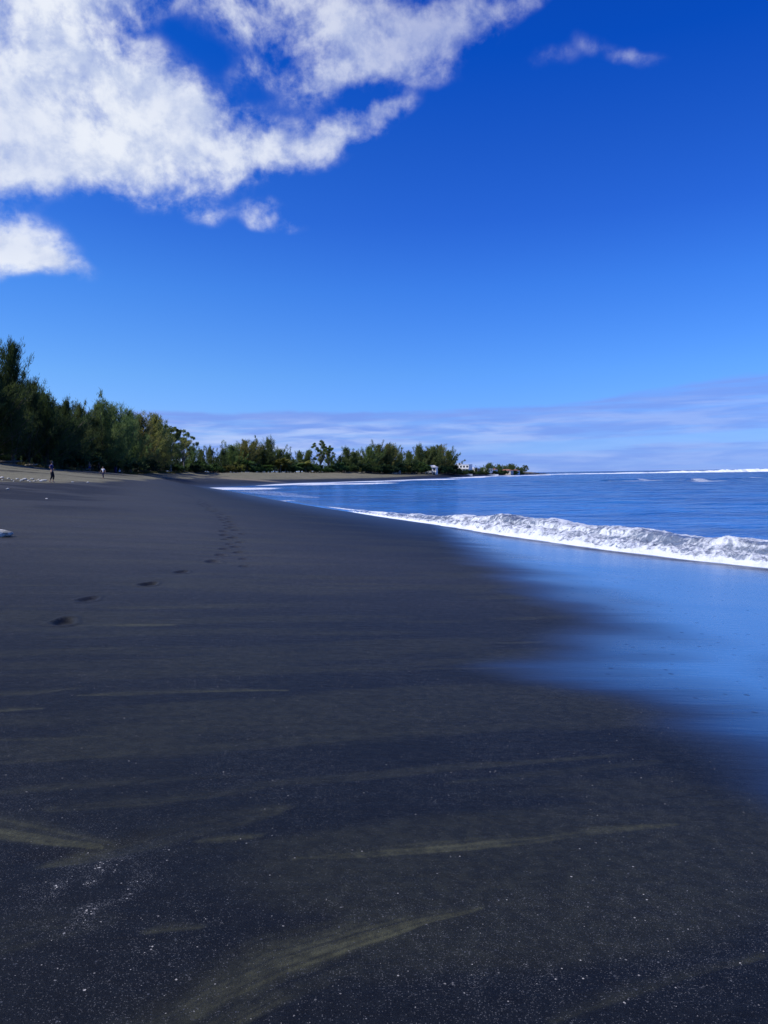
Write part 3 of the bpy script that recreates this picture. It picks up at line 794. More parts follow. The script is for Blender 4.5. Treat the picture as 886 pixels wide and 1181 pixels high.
# ---- surf on the outer reef
def build_reef():
    m, n, b = new_mat('reef_foam')
    pos = n.node('ShaderNodeNewGeometry').outputs['Position']
    n.put(b.inputs['Base Color'], n.mix(n.mapr(n.noise(pos, 0.35, 5, 0.65), 0.35, 0.6), (0.62, 0.72, 0.80, 1), (0.86, 0.88, 0.88, 1)))
    b.inputs['Roughness'].default_value = 0.9
    pxs = np.array([618, 680, 740, 800, 850, 886, 960, 1100, 1400]); dist = np.array([760, 740, 730, 720, 715, 712, 700, 690, 640.])
    hts = np.array([0.25, 0.7, 1.05, 1.6, 2.5, 2.6, 2.2, 1.8, 1.5])
    pts = np.array([[ray(p, 560)[0] / ray(p, 560)[1] * D, D] for p, D in zip(pxs, dist)])
    t = np.linspace(0, len(pxs) - 1, 1400)
    px = np.interp(t, range(len(pxs)), pts[:, 0]); py = np.interp(t, range(len(pxs)), pts[:, 1]); h = np.interp(t, range(len(pxs)), hts)
    v = np.linspace(-1, 1, 22)
    TT, VV = np.meshgrid(t, v, indexing='ij')
    H = h[:, None]; AX = px[:, None] / 6.0
    hh = H * (0.45 + 1.0 * fbm(AX / 3 + VV * 0, VV * 0, 4, 201))
    prof = np.clip(1 - np.abs(VV) ** 1.6, 0, 1)
    Z = hh * prof * (0.65 + 0.7 * fbm(AX * 2, VV * 3, 4, 203)) - 0.12
    X = px[:, None] + VV * 0; Y = py[:, None] + VV * 9 + (fbm(AX / 2, VV * 0, 3, 205) - 0.5) * 14
    grid_mesh('reef_surf', X, Y, Z, {}, m, 'structure')
build_reef()
#@@OBJECTS@@

# ------------------------------------------------------------------ building helpers
def link_mesh(name, verts, faces, mat, parent=None, smooth=False):
    me = bpy.data.meshes.new(name)
    me.from_pydata([tuple(map(float, v)) for v in verts], [], faces)
    if smooth:
        for p in me.polygons: p.use_smooth = True
    me.materials.append(mat); me.update()
    o = bpy.data.objects.new(name, me); C.objects.link(o)
    if parent is not None: o.parent = parent
    return o

def quads_mesh(name, co, mat):
    """co: (n,4,3) array -> mesh of loose quads"""
    n = len(co); me = bpy.data.meshes.new(name)
    me.vertices.add(n * 4); me.vertices.foreach_set('co', co.astype(np.float32).reshape(-1))
    me.loops.add(n * 4); me.polygons.add(n)
    me.loops.foreach_set('vertex_index', np.arange(n * 4, dtype=np.int32))
    me.polygons.foreach_set('loop_start', (np.arange(n) * 4).astype(np.int32))
    me.update(calc_edges=True); me.materials.append(mat)
    return me

class MB:
    def __init__(s): s.v = []; s.f = []
    def box(s, x0, x1, y0, y1, z0, z1):
        k = len(s.v)
        s.v += [(x0, y0, z0), (x1, y0, z0), (x1, y1, z0), (x0, y1, z0), (x0, y0, z1), (x1, y0, z1), (x1, y1, z1), (x0, y1, z1)]
        s.f += [tuple(k + i for i in f) for f in ((0, 3, 2, 1), (4, 5, 6, 7), (0, 1, 5, 4), (1, 2, 6, 5), (2, 3, 7, 6), (3, 0, 4, 7))]
        return s
    def tube(s, pts, rad, n=6, cap=True):
        pts = [np.array(p, float) for p in pts]; rings = []
        for i, p in enumerate(pts):
            d = pts[min(i + 1, len(pts) - 1)] - pts[max(i - 1, 0)]; d /= np.linalg.norm(d) + 1e-9
            u = np.cross(d, [0.3, 0.9, 0.1] if abs(d[2]) > 0.8 else [0, 0, 1]); u /= np.linalg.norm(u) + 1e-9; w = np.cross(d, u)
            k = len(s.v)
            for j in range(n):
                a = 2 * math.pi * j / n
                s.v.append(tuple(p + rad[i] * (math.cos(a) * u + math.sin(a) * w)))
            rings.append(k)
        for a, b in zip(rings[:-1], rings[1:]):
            for j in range(n):
                s.f.append((a + j, a + (j + 1) % n, b + (j + 1) % n, b + j))
        if cap:
            s.f.append(tuple(rings[0] + j for j in reversed(range(n)))); s.f.append(tuple(rings[-1] + j for j in range(n)))
        return s
    def build(s, name, mat, parent=None, smooth=False): return link_mesh(name, s.v, s.f, mat, parent, smooth)
    def mesh(s, name, mat, smooth=False):
        o = s.build(name, mat, None, smooth); me = o.data; bpy.data.objects.remove(o); return me

def thing(name, label, cat, loc, rz=0.0, group=None, scale=None):
    o = bpy.data.objects.new(name, None); C.objects.link(o)
    o.location = loc; o.rotation_euler = (0, 0, rz)
    if scale is not None: o.scale = scale
    o['label'] = label; o['category'] = cat
    if group: o['group'] = group
    o.empty_display_size = 0.3
    return o
def tag(o, label, cat, group=None):
    o['label'] = label; o['category'] = cat
    if group: o['group'] = group
    return o
def child(name, me, parent, loc=(0, 0, 0)):
    o = bpy.data.objects.new(name, me); C.objects.link(o); o.parent = parent; o.location = loc; return o

_mats = {}
def flat_mat(name, col, rough=0.7, var=0.15, scale=3.0):
    if name in _mats: return _mats[name]
    m, n, b = new_mat(name)
    tcn = n.node('ShaderNodeTexCoord').outputs['Object']
    c = col[:3]
    lo = tuple(v * (1 - var) for v in c) + (1,); hi = tuple(min(1, v * (1 + var)) for v in c) + (1,)
    n.put(b.inputs['Base Color'], n.mix(n.mapr(n.noise(tcn, scale, 5, 0.6), 0.3, 0.7), lo, hi))
    b.inputs['Roughness'].default_value = rough
    _mats[name] = m; return m

def leaf_mat(name, dark, light, scale=0.5, trans=0.48):
    m, n, b = new_mat(name)
    tcn = n.node('ShaderNodeTexCoord').outputs['Object']
    oi = n.node('ShaderNodeObjectInfo').outputs['Random']
    f = n.mapr(n.noise(tcn, scale, 4, 0.6), 0.33, 0.67)
    g = n.mapr(n.noise(tcn, scale * 9, 2, 0.6), 0.3, 0.7, 0.0, 0.5)
    col = n.mix(n.math('ADD', n.math('MULTIPLY', f, 0.75), g, clamp=True), dark + (1,), light + (1,))
    hs = n.node('ShaderNodeHueSaturation'); n.put(hs.inputs['Color'], col)
    n.put(hs.inputs['Hue'], n.mapr(oi, 0, 1, 0.485, 0.515, smooth=False)); n.put(hs.inputs['Value'], n.mapr(oi, 0, 1, 0.75, 1.25, smooth=False))
    n.put(b.inputs['Base Color'], hs.outputs[0]); b.inputs['Roughness'].default_value = 0.75
    b.inputs['Specular IOR Level'].default_value = 0.3
    tr = n.node('ShaderNodeBsdfTranslucent'); n.put(tr.inputs['Color'], hs.outputs[0])
    mx = n.node('ShaderNodeMixShader'); mx.inputs[0].default_value = trans
    n.l.new(b.outputs[0], mx.inputs[1]); n.l.new(tr.outputs[0], mx.inputs[2])
    n.l.new(mx.outputs[0], n.n['Material Output'].inputs['Surface'])
    return m

M_needle_dark = leaf_mat('needle_dark', (0.032, 0.060, 0.019), (0.095, 0.135, 0.038))
M_needle = leaf_mat('needle', (0.070, 0.118, 0.032), (0.190, 0.235, 0.066))
M_needle_yel = leaf_mat('needle_olive', (0.110, 0.130, 0.034), (0.30, 0.27, 0.075))
M_leaf = leaf_mat('broad_leaf', (0.030, 0.065, 0.018), (0.085, 0.150, 0.035), 1.2)
M_leaf_dark = leaf_mat('broad_leaf_dark', (0.018, 0.042, 0.016), (0.050, 0.090, 0.028), 1.2)
M_leaf_yel = leaf_mat('broad_leaf_yellow', (0.070, 0.095, 0.020), (0.22, 0.21, 0.045), 1.2)
M_bark = flat_mat('bark', (0.10, 0.085, 0.07), 0.9, 0.35, 2.0)
M_bark_pale = flat_mat('bark_pale', (0.20, 0.18, 0.15), 0.9, 0.3, 2.0)

def blades(rng, cen, dirs, L, Wd):
    """narrow quads: centres (n,3), directions (n,3), lengths (n,), widths (n,)"""
    n = len(cen)
    d = dirs / (np.linalg.norm(dirs, axis=1, keepdims=True) + 1e-9)
    r = rng.normal(size=(n, 3)); w = np.cross(d, r); w /= np.linalg.norm(w, axis=1, keepdims=True) + 1e-9
    a = cen - d * L[:, None] / 2; b = cen + d * L[:, None] / 2
    w0 = w * Wd[:, None] / 2
    return np.stack([a - w0, a + w0, b + w0 * 0.35, b - w0 * 0.35], 1)

def casuarina_meshes(seed, H, Rm, nb, per, bl, mat, bare=0.12, spire=0.5, wood=True):
    """feathery she-oak: steep limbs carrying plumes of needles; returns trunk and crown meshes of height H"""
    rng = np.random.default_rng(seed); random.seed(seed)
    mb = MB(); cen = []; dr = []; LL = []; WW = []
    lean = rng.normal(0, 0.03, 2)
    def axis(h): return np.array([lean[0] * h + 0.12 * math.sin(h * 0.5 + seed), lean[1] * h + 0.10 * math.cos(h * 0.43 + seed), h])
    hs = np.linspace(-0.6, H * 0.97, 12); mb.tube([axis(h) for h in hs], [0.022 * H * (1 - max(h, 0) / H) ** 0.8 + 0.02 for h in hs], 7)
    sub = [(rng.uniform(0, 6.28), rng.uniform(0.25, 0.5), rng.uniform(0.78, 0.98)) for _ in range(4)]
    lob = rng.uniform(0, 6.28, 4)
    for i in range(nb):
        t = bare + (1 - bare) * (i + rng.uniform(0, 1)) / nb
        h = H * t * 0.93
        az = i * 2.4 + rng.normal(0, 0.5)
        prof = ((1 - t) ** 0.75) * (0.75 + 0.25 * min(1, (t - bare) / 0.15)) + 0.06
        lo = 1 + 0.30 * math.sin(az * 2 + lob[0] + t * 5) + 0.22 * math.sin(az * 3 + lob[1] - t * 7)
        L = Rm * prof * lo * rng.uniform(0.55, 1.15)
        if rng.random() < 0.10: L *= 1.45
        elv = R_(18) + R_(52) * t ** 0.8 + rng.normal(0, 0.16)
        d = np.array([math.cos(az) * math.cos(elv), math.sin(az) * math.cos(elv), math.sin(elv)])
        p0 = axis(h); pts = []
        for q in np.linspace(0, 1, 5):
            up = spire * L * q * q * 0.55
            pts.append(p0 + d * L * q + np.array([0, 0, up]))
        mb.tube(pts, [0.05 * (1 - t * 0.6) * (1 - q * 0.85) * (L / Rm + 0.3) + 0.008 for q in np.linspace(0, 1, 5)], 4, False)
        pts = np.array(pts)
        npl = max(2, int(round(L / 0.55)))
        for q in np.linspace(0.30, 1.05, npl):
            k = min(q, 1) * 4; i0 = min(int(k), 3); c = pts[i0] * (1 - (k - i0)) + pts[i0 + 1] * (k - i0)
            rad = rng.uniform(0.22, 0.48) * (1.15 - 0.35 * q) * (H / 14) ** 0.5
            m_ = int(per * rng.uniform(0.6, 1.3))
            up = rng.normal(0, 1, (m_, 3)) * rad * np.array([0.8, 0.8, 1.15])
            side = rng.normal(0, 1, 3) * 0.25; side[2] = abs(side[2])
            cc = c + side + up + np.array([0, 0, rad * 0.5])
            dd = d * 0.6 + np.array([0, 0, 0.65]) + rng.normal(0, 0.42, (m_, 3)) + up * 0.8
            cen.append(cc); dr.append(dd); LL.append(rng.uniform(0.6, 1.25, m_) * bl); WW.append(rng.uniform(0.6, 1.2, m_) * bl * 0.17)
    # pointed leaders
    for k in range(5):
        c = axis(H * rng.uniform(0.88, 0.96)) + rng.normal(0, 0.12 * H ** 0.5, 3) * [1, 1, 0]
        m_ = per * 3; up = np.clip(np.abs(rng.normal(0, 0.36, (m_, 1))), 0, 0.75) * np.array([[0, 0, 1.0]]) * (H / 14) + rng.normal(0, 0.11, (m_, 3))
        cen.append(c + up); dr.append(np.array([0, 0, 1.0]) + rng.normal(0, 0.4, (m_, 3))); LL.append(rng.uniform(0.6, 1.1, m_) * bl); WW.append(rng.uniform(0.6, 1.1, m_) * bl * 0.16)
    co = blades(rng, np.concatenate(cen), np.concatenate(dr), np.concatenate(LL), np.concatenate(WW))
    top = np.percentile(co[:, :, 2], 99.93); co *= H / top; mb.v = [tuple(q_ * H / top for q_ in v_) for v_ in mb.v]
    return mb.mesh('trunk', M_bark), quads_mesh('crown', co, mat)

def clump_tree_meshes(seed, H, Rm, ncl, per, leaf, mat):
    """open crown of separate leaf clumps on spreading limbs"""
    rng = np.random.default_rng(seed); mb = MB(); cen = []; dr = []; LL = []; WW = []
    fork = H * 0.30
    mb.tube([(0, 0, -0.6), (0.1, 0, fork * 0.5), (0, 0.1, fork)], [0.03 * H, 0.022 * H, 0.018 * H], 7)
    for i in range(ncl):
        az = i * 2.4 + rng.normal(0, 0.3); t = (i + 0.5) / ncl
        h = fork + (H - fork) * (0.12 + 0.86 * t); rr = Rm * math.sqrt(max(0.05, 1 - (2 * t * 0.85 - 0.75) ** 2)) * rng.uniform(0.35, 1.05)
        p = np.array([math.cos(az) * rr, math.sin(az) * rr, h])
        mid = np.array([p[0] * 0.45, p[1] * 0.45, fork + (h - fork) * 0.55])
        mb.tube([(0, 0.05, fork * rng.uniform(0.75, 1)), mid, p], [0.010 * H, 0.006 * H, 0.002 * H], 5, False)
        for k in range(3):
            rad = rng.uniform(0.35, 0.8) * (H / 12); c = p + rng.normal(0, 0.45, 3) * rad * 1.2
            m_ = int(per * rng.uniform(0.6, 1.2)); v = rng.normal(0, 1, (m_, 3)); v /= np.linalg.norm(v, axis=1, keepdims=True)
            v *= (rng.uniform(0, 1, (m_, 1)) ** 0.45) * rad * np.array([1, 1, 0.75])
            cen.append(c + v); dr.append(v + rng.normal(0, 0.5, (m_, 3))); LL.append(rng.uniform(0.6, 1.2, m_) * leaf); WW.append(rng.uniform(0.6, 1.1, m_) * leaf * 0.5)
    co = blades(rng, np.concatenate(cen), np.concatenate(dr), np.concatenate(LL), np.concatenate(WW))
    return mb.mesh('trunk', M_bark_pale), quads_mesh('crown', co, mat)

def shrub_meshes(seed, H, Rm, n, leaf, mat):
    rng = np.random.default_rng(seed); mb = MB(); cen = []; dr = []; LL = []; WW = []
    for i in range(n):
        az = rng.uniform(0, 6.28); rr = Rm * math.sqrt(rng.uniform(0, 1)); h = H * (1 - 0.55 * (rr / Rm) ** 2) * rng.uniform(0.35, 1.0)
        p = np.array([math.cos(az) * rr, math.sin(az) * rr, h])
        mb.tube([(p[0] * 0.25, p[1] * 0.25, -0.3), (p[0] * 0.7, p[1] * 0.7, h * 0.6), p], [0.05, 0.03, 0.012], 4, False)
        m_ = 60; v = rng.normal(0, 1, (m_, 3)); v /= np.linalg.norm(v, axis=1, keepdims=True); v *= rng.uniform(0.2, 1, (m_, 1)) * rng.uniform(0.35, 0.7) * (H / 3)
        cen.append(p + v); dr.append(v + np.array([0, 0, 0.35]) + rng.normal(0, 0.3, (m_, 3))); LL.append(rng.uniform(0.6, 1.3, m_) * leaf); WW.append(rng.uniform(0.6, 1.2, m_) * leaf * 0.45)
    co = blades(rng, np.concatenate(cen), np.concatenate(dr), np.concatenate(LL), np.concatenate(WW))
    return mb.mesh('stem', M_bark), quads_mesh('foliage', co, mat)

def palm_meshes(seed, H, L, mat, nf=22):
    """young coconut palm: short trunk, arching fronds of narrow leaflets"""
    rng = np.random.default_rng(seed); mb = MB()
    bend = rng.normal(0, 0.12, 2) * H
    mb.tube([(0, 0, -0.4), (bend[0] * 0.3, bend[1] * 0.3, H * 0.5), (bend[0], bend[1], H)], [0.22, 0.16, 0.13], 8)
    Q = []
    for i in range(nf):
        az = i * 2.4 + rng.normal(0, 0.2); el = R_(rng.uniform(5, 80)); l = L * rng.uniform(0.75, 1.1)
        hd = np.array([math.cos(az), math.sin(az), 0.0]); pr = np.array([bend[0], bend[1], H])
        side = np.array([-hd[1], hd[0], 0]); n = 16
        for k in range(n):
            d = hd * math.cos(el) + np.array([0, 0, math.sin(el)])
            nx = pr + d * l / n; el -= R_(rng.uniform(3.5, 7.5))
            wl = 0.75 * math.sin(math.pi * min(1, (k + 1.5) / (n + 1))) * (L / 3.5)
            for sgn in (-1, 1):
                tipv = side * sgn * 0.8 + d * 0.55 - np.array([0, 0, 0.35]); tipv /= np.linalg.norm(tipv)
                for q in (0.1, 0.55):
                    b0 = pr + (nx - pr) * q; b1 = b0 + d * 0.10
                    Q.append([b0, b1, b1 + tipv * wl, b0 + tipv * wl * 0.98])
            pr = nx
    return mb.mesh('trunk', M_bark_pale), quads_mesh('crown', np.array(Q), mat)

ORD = ['zeroth', 'first', 'second', 'third', 'fourth', 'fifth', 'sixth', 'seventh', 'eighth', 'ninth', 'tenth', 'eleventh', 'twelfth', 'thirteenth', 'fourteenth', 'fifteenth',
       'sixteenth', 'seventeenth', 'eighteenth', 'nineteenth', 'twentieth', 'twenty-first', 'twenty-second', 'twenty-third', 'twenty-fourth', 'twenty-fifth', 'twenty-sixth',
       'twenty-seventh', 'twenty-eighth', 'twenty-ninth', 'thirtieth', 'thirty-first', 'thirty-second', 'thirty-third', 'thirty-fourth', 'thirty-fifth', 'thirty-sixth']
def ORD2(n):
    if n < len(ORD): return ORD[n]
    tens = {3: 'thirty', 4: 'forty', 5: 'fifty'}[n // 10]
    return {0: {30: 'thirtieth', 40: 'fortieth', 50: 'fiftieth'}[n // 10 * 10]}.get(n % 10) or tens + '-' + ORD[n % 10]
def tl(px): return float(np.interp(px, TL_PX, TL_D))
def ground_at(px, D):
    p = at(px, 540, D); z = dz(p[0], p[1]); return p[0], p[1], z

def plant(name, cat, label, group, meshes, px, top, D, seed, wscale=1.0, nat=(14, 1.0), parts=('trunk', 'crown')):
    x, y, z = ground_at(px, D)
    H = at(px, top, D)[2] - z
    H = max(H, 0.8)
    s = H / nat[0]; sw = s * wscale
    t = thing(name, label, cat, (x, y, z), (seed * 1.7) % 6.28, group, (sw, sw, s))
    child(parts[0], meshes[0], t); child(parts[1], meshes[1], t)
    return t

def build_trees():
    near = [casuarina_meshes(s, 14, r_, 130, 24, 0.50, mt, bare=0.03, spire=sp) for s, r_, mt, sp in
            ((1, 5.4, M_needle_dark, 0.5), (2, 6.2, M_needle_dark, 0.4), (3, 5.0, M_needle_dark, 0.8))]
    midt = [casuarina_meshes(s, 14, r_, 115, 22, 0.55, mt, bare=0.02, spire=sp) for s, r_, mt, sp in
            ((4, 6.2, M_needle, 0.5), (5, 6.8, M_needle, 0.4), (6, 6.0, M_needle_yel, 0.7))]
    far = [casuarina_meshes(s, 14, r_, 95, 16, 0.75, mt, bare=0.01, spire=sp) for s, r_, mt, sp in
           ((7, 7.0, M_needle, 0.6), (8, 7.6, M_needle, 0.5), (9, 5.8, M_needle, 0.8), (10, 7.0, M_needle_yel, 0.6), (11, 7.2, M_needle_dark, 0.5))]
    cl = [clump_tree_meshes(21, 12, 4.0, 30, 90, 0.42, M_needle), clump_tree_meshes(22, 12, 4.2, 24, 80, 0.45, M_needle)]
    # ---- left grove, front row: px, top, extra distance, kind, width
    front = [(-150, 395, 0, near[1], 1.0), (-95, 405, 0, near[0], 1.1), (-48, 392, 0, near[2], 1.1), (-12, 398, 2, near[1], 1.05), (15, 385, 0, near[0], 0.95), (33, 434, 3, near[2], 1.0), (41, 441, 8, near[0], 1.0),
             (56, 439, 1, near[1], 1.05), (78, 458, 2, near[2], 1.1), (93, 460, 3, midt[0], 1.0), (107, 468, 6, near[1], 1.0), (119, 456, 1, midt[0], 1.05),
             (133, 464, 3, midt[1], 1.1), (150, 467, 2, midt[0], 1.1), (163, 476, 0, midt[2], 1.1), (176, 475, 2, midt[2], 1.15), (187, 484, 5, midt[1], 1.0)]
    for i, (px, top, dd, ms, ws) in enumerate(front):
        k = i + 1
        if i == 4: lab = 'tallest dark casuarina with a pointed top at the left edge of the photo'
        elif i in (14, 15): lab = ['olive-tinted casuarina at the right end of the left grove, nearer the dark grove', 'olive-tinted casuarina at the right end of the left grove, beside the open-crowned tree'][i - 14]
        else: lab = f'dark feathery casuarina in the front row of the left grove, {ORD[k]} from its left end'
        plant('casuarina_tree', 'tree', lab, 'casuarinas of the left grove', ms, px, top, tl(px) + dd, i + 3, ws * (0.72 + 0.38 * ((i * 5) % 4) / 3))
    back = [(-120, 420, 14), (-75, 430, 13), (-30, 425, 12), (5, 430, 14), (26, 450, 15), (48, 458, 14), (67, 462, 13), (86, 474, 12), (101, 478, 15), (114, 480, 13), (127, 482, 12), (142, 482, 13), (158, 490, 12), (172, 492, 13), (184, 502, 15)]
    for i, (px, top, dd) in enumerate(back):
        plant('casuarina_tree', 'tree', f'dark casuarina filling the second row behind the left grove, {ORD[i + 1]} from its left end', 'casuarinas of the second row behind the left grove',
              near[i % 3], px, top, tl(px) + dd, i + 31, 1.25)
    deep = [(-60, 470, 30), (0, 478, 30), (30, 484, 32), (58, 488, 30), (84, 492, 30), (108, 496, 30), (132, 498, 30), (156, 504, 30), (180, 512, 30)]
    for i, (px, top, dd) in enumerate(deep):
        plant('casuarina_tree', 'tree', f'shaded low casuarina deep behind the left grove, {ORD[i + 1]} from its left end', 'casuarinas deep inside the left grove', near[(i + 1) % 3], px, top, tl(px) + dd, i + 51, 1.6)
    # ---- between the groves
    plant('open_crown_tree', 'tree', 'open-crowned dark tree with gaps of sky, right of the olive casuarinas', None, cl[0], 197, 491, tl(197) + 2, 61, 1.15, (12, 1))
    plant('open_crown_tree', 'tree', 'open-crowned tree with a leaning clumpy top, just right of its taller twin', None, cl[1], 212, 498, tl(212), 62, 0.95, (12, 1))
    plant('open_crown_tree', 'tree', 'tall pale open-crowned tree standing alone above the bay shrubs', None, cl[1], 370, 510, tl(370), 64, 1.05, (12, 1))
    plant('open_crown_tree', 'tree', 'pale clumpy tree leaning right beside the lone open-crowned tree of the bay', None, cl[0], 379, 514, tl(379) + 4, 66, 0.9, (12, 1))
    gap = [(205, 505, 8, far[4], 1.0), (222, 512, 3, far[0], 1.0), (233, 514, 6, far[1], 0.9), (243, 513, 4, far[2], 1.0)]
    for i, (px, top, dd, ms, ws) in enumerate(gap):
        plant('casuarina_tree', 'tree', f'low casuarina between the two groves, {ORD[i + 1]} from the left', 'low casuarinas between the groves', ms, px, top, tl(px) + dd, i + 71, ws)
    # ---- bay grove
    bay = [(257, 509, 0, 4), (268, 508, 3, 1), (281, 506, 1, 3), (292, 507, 5, 0), (302, 502, 0, 4), (311, 503, 3, 2), (322, 513, 2, 1), (331, 515, 4, 4), (346, 519, 3, 0), (356, 518, 0, 2),
           (392, 518, 0, 4), (400, 514, 3, 2), (409, 517, 1, 1), (417, 518, 4, 4), (425, 513, 0, 0), (438, 507, 2, 1), (446, 511, 0, 3), (453, 512, 4, 0), (462, 521, 2, 2), (472, 519, 0, 0), (483, 511, 2, 2), (492, 515, 4, 1), (499, 513, 0, 0), (508, 512, 3, 3), (516, 515, 0, 1), (522, 524, 3, 4)]
    for i, (px, top, dd, k) in enumerate(bay):
        plant('casuarina_tree', 'tree', f'casuarina in the front row of the bay grove, {ORD[i + 1]} from its left end', 'casuarinas of the bay grove', far[k], px, top, tl(px) + dd, i + 81, 1.0 + 0.35 * ((i * 7) % 5) / 4)
    bk = [(250, 520, 12), (264, 519, 14), (276, 519, 12), (289, 518, 14), (300, 517, 12), (312, 518, 14), (325, 523, 12), (338, 527, 14), (352, 528, 12), (366, 530, 14), (382, 529, 12), (396, 526, 14), (411, 525, 12), (429, 523, 14), (442, 520, 12), (457, 525, 14), (471, 526, 12), (486, 523, 14), (500, 522, 12), (513, 524, 14)]
    for i, (px, top, dd) in enumerate(bk):
        plant('casuarina_tree', 'tree', f'casuarina half hidden behind the bay grove front row, {ORD[i + 1]} from the left', 'casuarinas behind the bay grove', far[[4, 1, 0][i % 3]], px, top, tl(px) + dd, i + 121, 1.3)
    # ---- headland
    hd = [(549, 536.6, 4), (556, 537.6, 1), (562, 534.6, 2), (565, 532.8, 2), (570, 535.6, 1), (576, 534.8, 0), (582, 535.8, 1), (588, 534.2, 0), (592, 534.8, 2), (597, 537.4, 1), (601, 538.5, 0)]
    for i, (px, top, k) in enumerate(hd):
        plant('casuarina_tree', 'tree', f'hazy small tree on the far headland, {ORD[i + 1]} from the left', 'trees on the far headland', far[k], px, top, tl(px) + 12, i + 151, 1.45)
    plant('open_crown_tree', 'tree', 'rounded lone tree at the tip of the far headland', None, cl[0], 605.5, 536.2, tl(604), 171, 1.25, (12, 1))
    # ---- shrubs and young palms under the bay grove
    sh = [shrub_meshes(31, 3, 2.6, 40, 0.55, M_leaf), shrub_meshes(32, 3, 2.8, 40, 0.6, M_leaf_dark), shrub_meshes(33, 3, 2.4, 36, 0.55, M_leaf_yel)]
    pm = [palm_meshes(41, 1.6, 3.4, M_leaf), palm_meshes(42, 2.4, 3.4, M_leaf_yel), palm_meshes(43, 2.0, 3.6, M_leaf)]
    rng = random.Random(5)
    row = [(226, 534, 's1'), (232, 531, 's0'), (239, 534, 'p0'), (246, 534, 's0'), (252, 537, 's1'), (262, 534, 's2'), (272, 532, 's2'), (279, 534, 's2'), (285, 530, 'p2'), (291, 536, 's0'), (297, 535, 's0'), (304, 536, 's0'), (311, 534, 'p0'), (317, 531, 'p1'), (323, 529, 'p1'),
           (329, 532, 'p1'), (335, 534, 's0'), (341, 531, 'p0'), (347, 533, 'p2'), (353, 532, 'p1'), (359, 534, 's0'), (365, 536, 'p2'), (371, 536, 's0'), (377, 537, 's0'), (384, 535, 's1'), (391, 533, 's0'), (398, 532, 's0'), (405, 534, 's0'), (411, 537, 's2'),
           (418, 535, 'p2'), (425, 534, 's0'), (432, 536, 's1'), (440, 535, 's0'), (448, 534, 's1'), (457, 535, 's0'), (464, 533, 's2'), (471, 534, 's0'), (478, 535, 's0'), (485, 532, 's0'), (505, 537, 's1'), (513, 536, 's1'), (520, 535, 's1')]
    ks = kp = 0
    for i, (px, top, k) in enumerate(row):
        D = tl(px) - 6 - rng.random() * 4
        if k[0] == 's':
            ks += 1; col = {'0': 'bright green', '1': 'dark green', '2': 'yellow-green'}[k[1]]
            plant('shrub', 'shrub', f'{col} leafy shrub along the foot of the trees, {ORD[ks]} shrub from the left', 'shrubs at the foot of the trees', sh[int(k[1])], px, top, D, i + 201, 1.25, (3.4, 1), ('stem', 'foliage'))
        else:
            kp += 1
            plant('coconut_palm', 'palm', f'young coconut palm with arching fronds before the bay grove, {ORD[kp]} palm from the left', 'young palms before the bay grove', pm[int(k[1])], px, top - 1.5, D, i + 201, 1.0, (4.4, 1))
    for i, (px, top, k) in enumerate([(p_, t_ + 1.3, k_) for p_, t_, k_ in [(528, 541, 's1'), (534, 541.4, 's0'), (540, 539.8, 's1'), (546, 541, 's0'), (553, 541.6, 's1'), (560, 541.6, 's0'), (568, 540.6, 's1'), (574, 541, 's0'), (580, 540.4, 's1'), (586, 541, 's0'), (592, 540.5, 's1'), (598, 541, 's1')]]):
        plant('shrub', 'shrub', f'rounded garden shrub on the far headland, {ORD[i + 1]} from the left', 'garden shrubs on the headland', sh[int(k[1])], px, top, tl(px) - 4, i + 261, 1.5, (3.4, 1), ('stem', 'foliage'))
    us = [shrub_meshes(51, 4, 3.2, 60, 0.5, M_leaf_dark), shrub_meshes(52, 4, 3.4, 60, 0.5, M_needle_dark)]
    for i, px in enumerate(np.linspace(-70, 222, 40)):
        dd = (9, 22, 36)[i % 3]
        plant('undergrowth_shrub', 'shrub', f'dark understorey shrub in the shade inside the left grove, {ORD2(i + 1)} from the left', 'understorey shrubs of the left grove', us[i % 2], px, 541.5 - 23 * math.exp(-((px - 40) / 150) ** 2) - rng.uniform(0, 6), tl(px) + dd, i + 341, 1.7, (4.4, 1), ('stem', 'foliage'))
    # ---- pale saplings in the shade at the foot of the left grove
    sap = [casuarina_meshes(s, 5, 0.8, 26, 9, 0.40, M_needle, bare=0.25, spire=0.9) for s in (91, 92)]
    for i, px in enumerate([18, 25, 31, 37, 44, 49, 54, 66, 72, 77, 83, 89, 95, 100, 105, 111, 117, 123, 128, 140, 146]):
        plant('sapling', 'sapling', f'thin pale sapling in the shade under the left grove, {ORD[i + 1]} from the left', 'saplings under the left grove', sap[i % 2], px, 527 + rng.uniform(-4, 4) + px * 0.05, tl(px) - rng.uniform(0, 4), i + 301, 1.0, (5, 1))
build_trees()

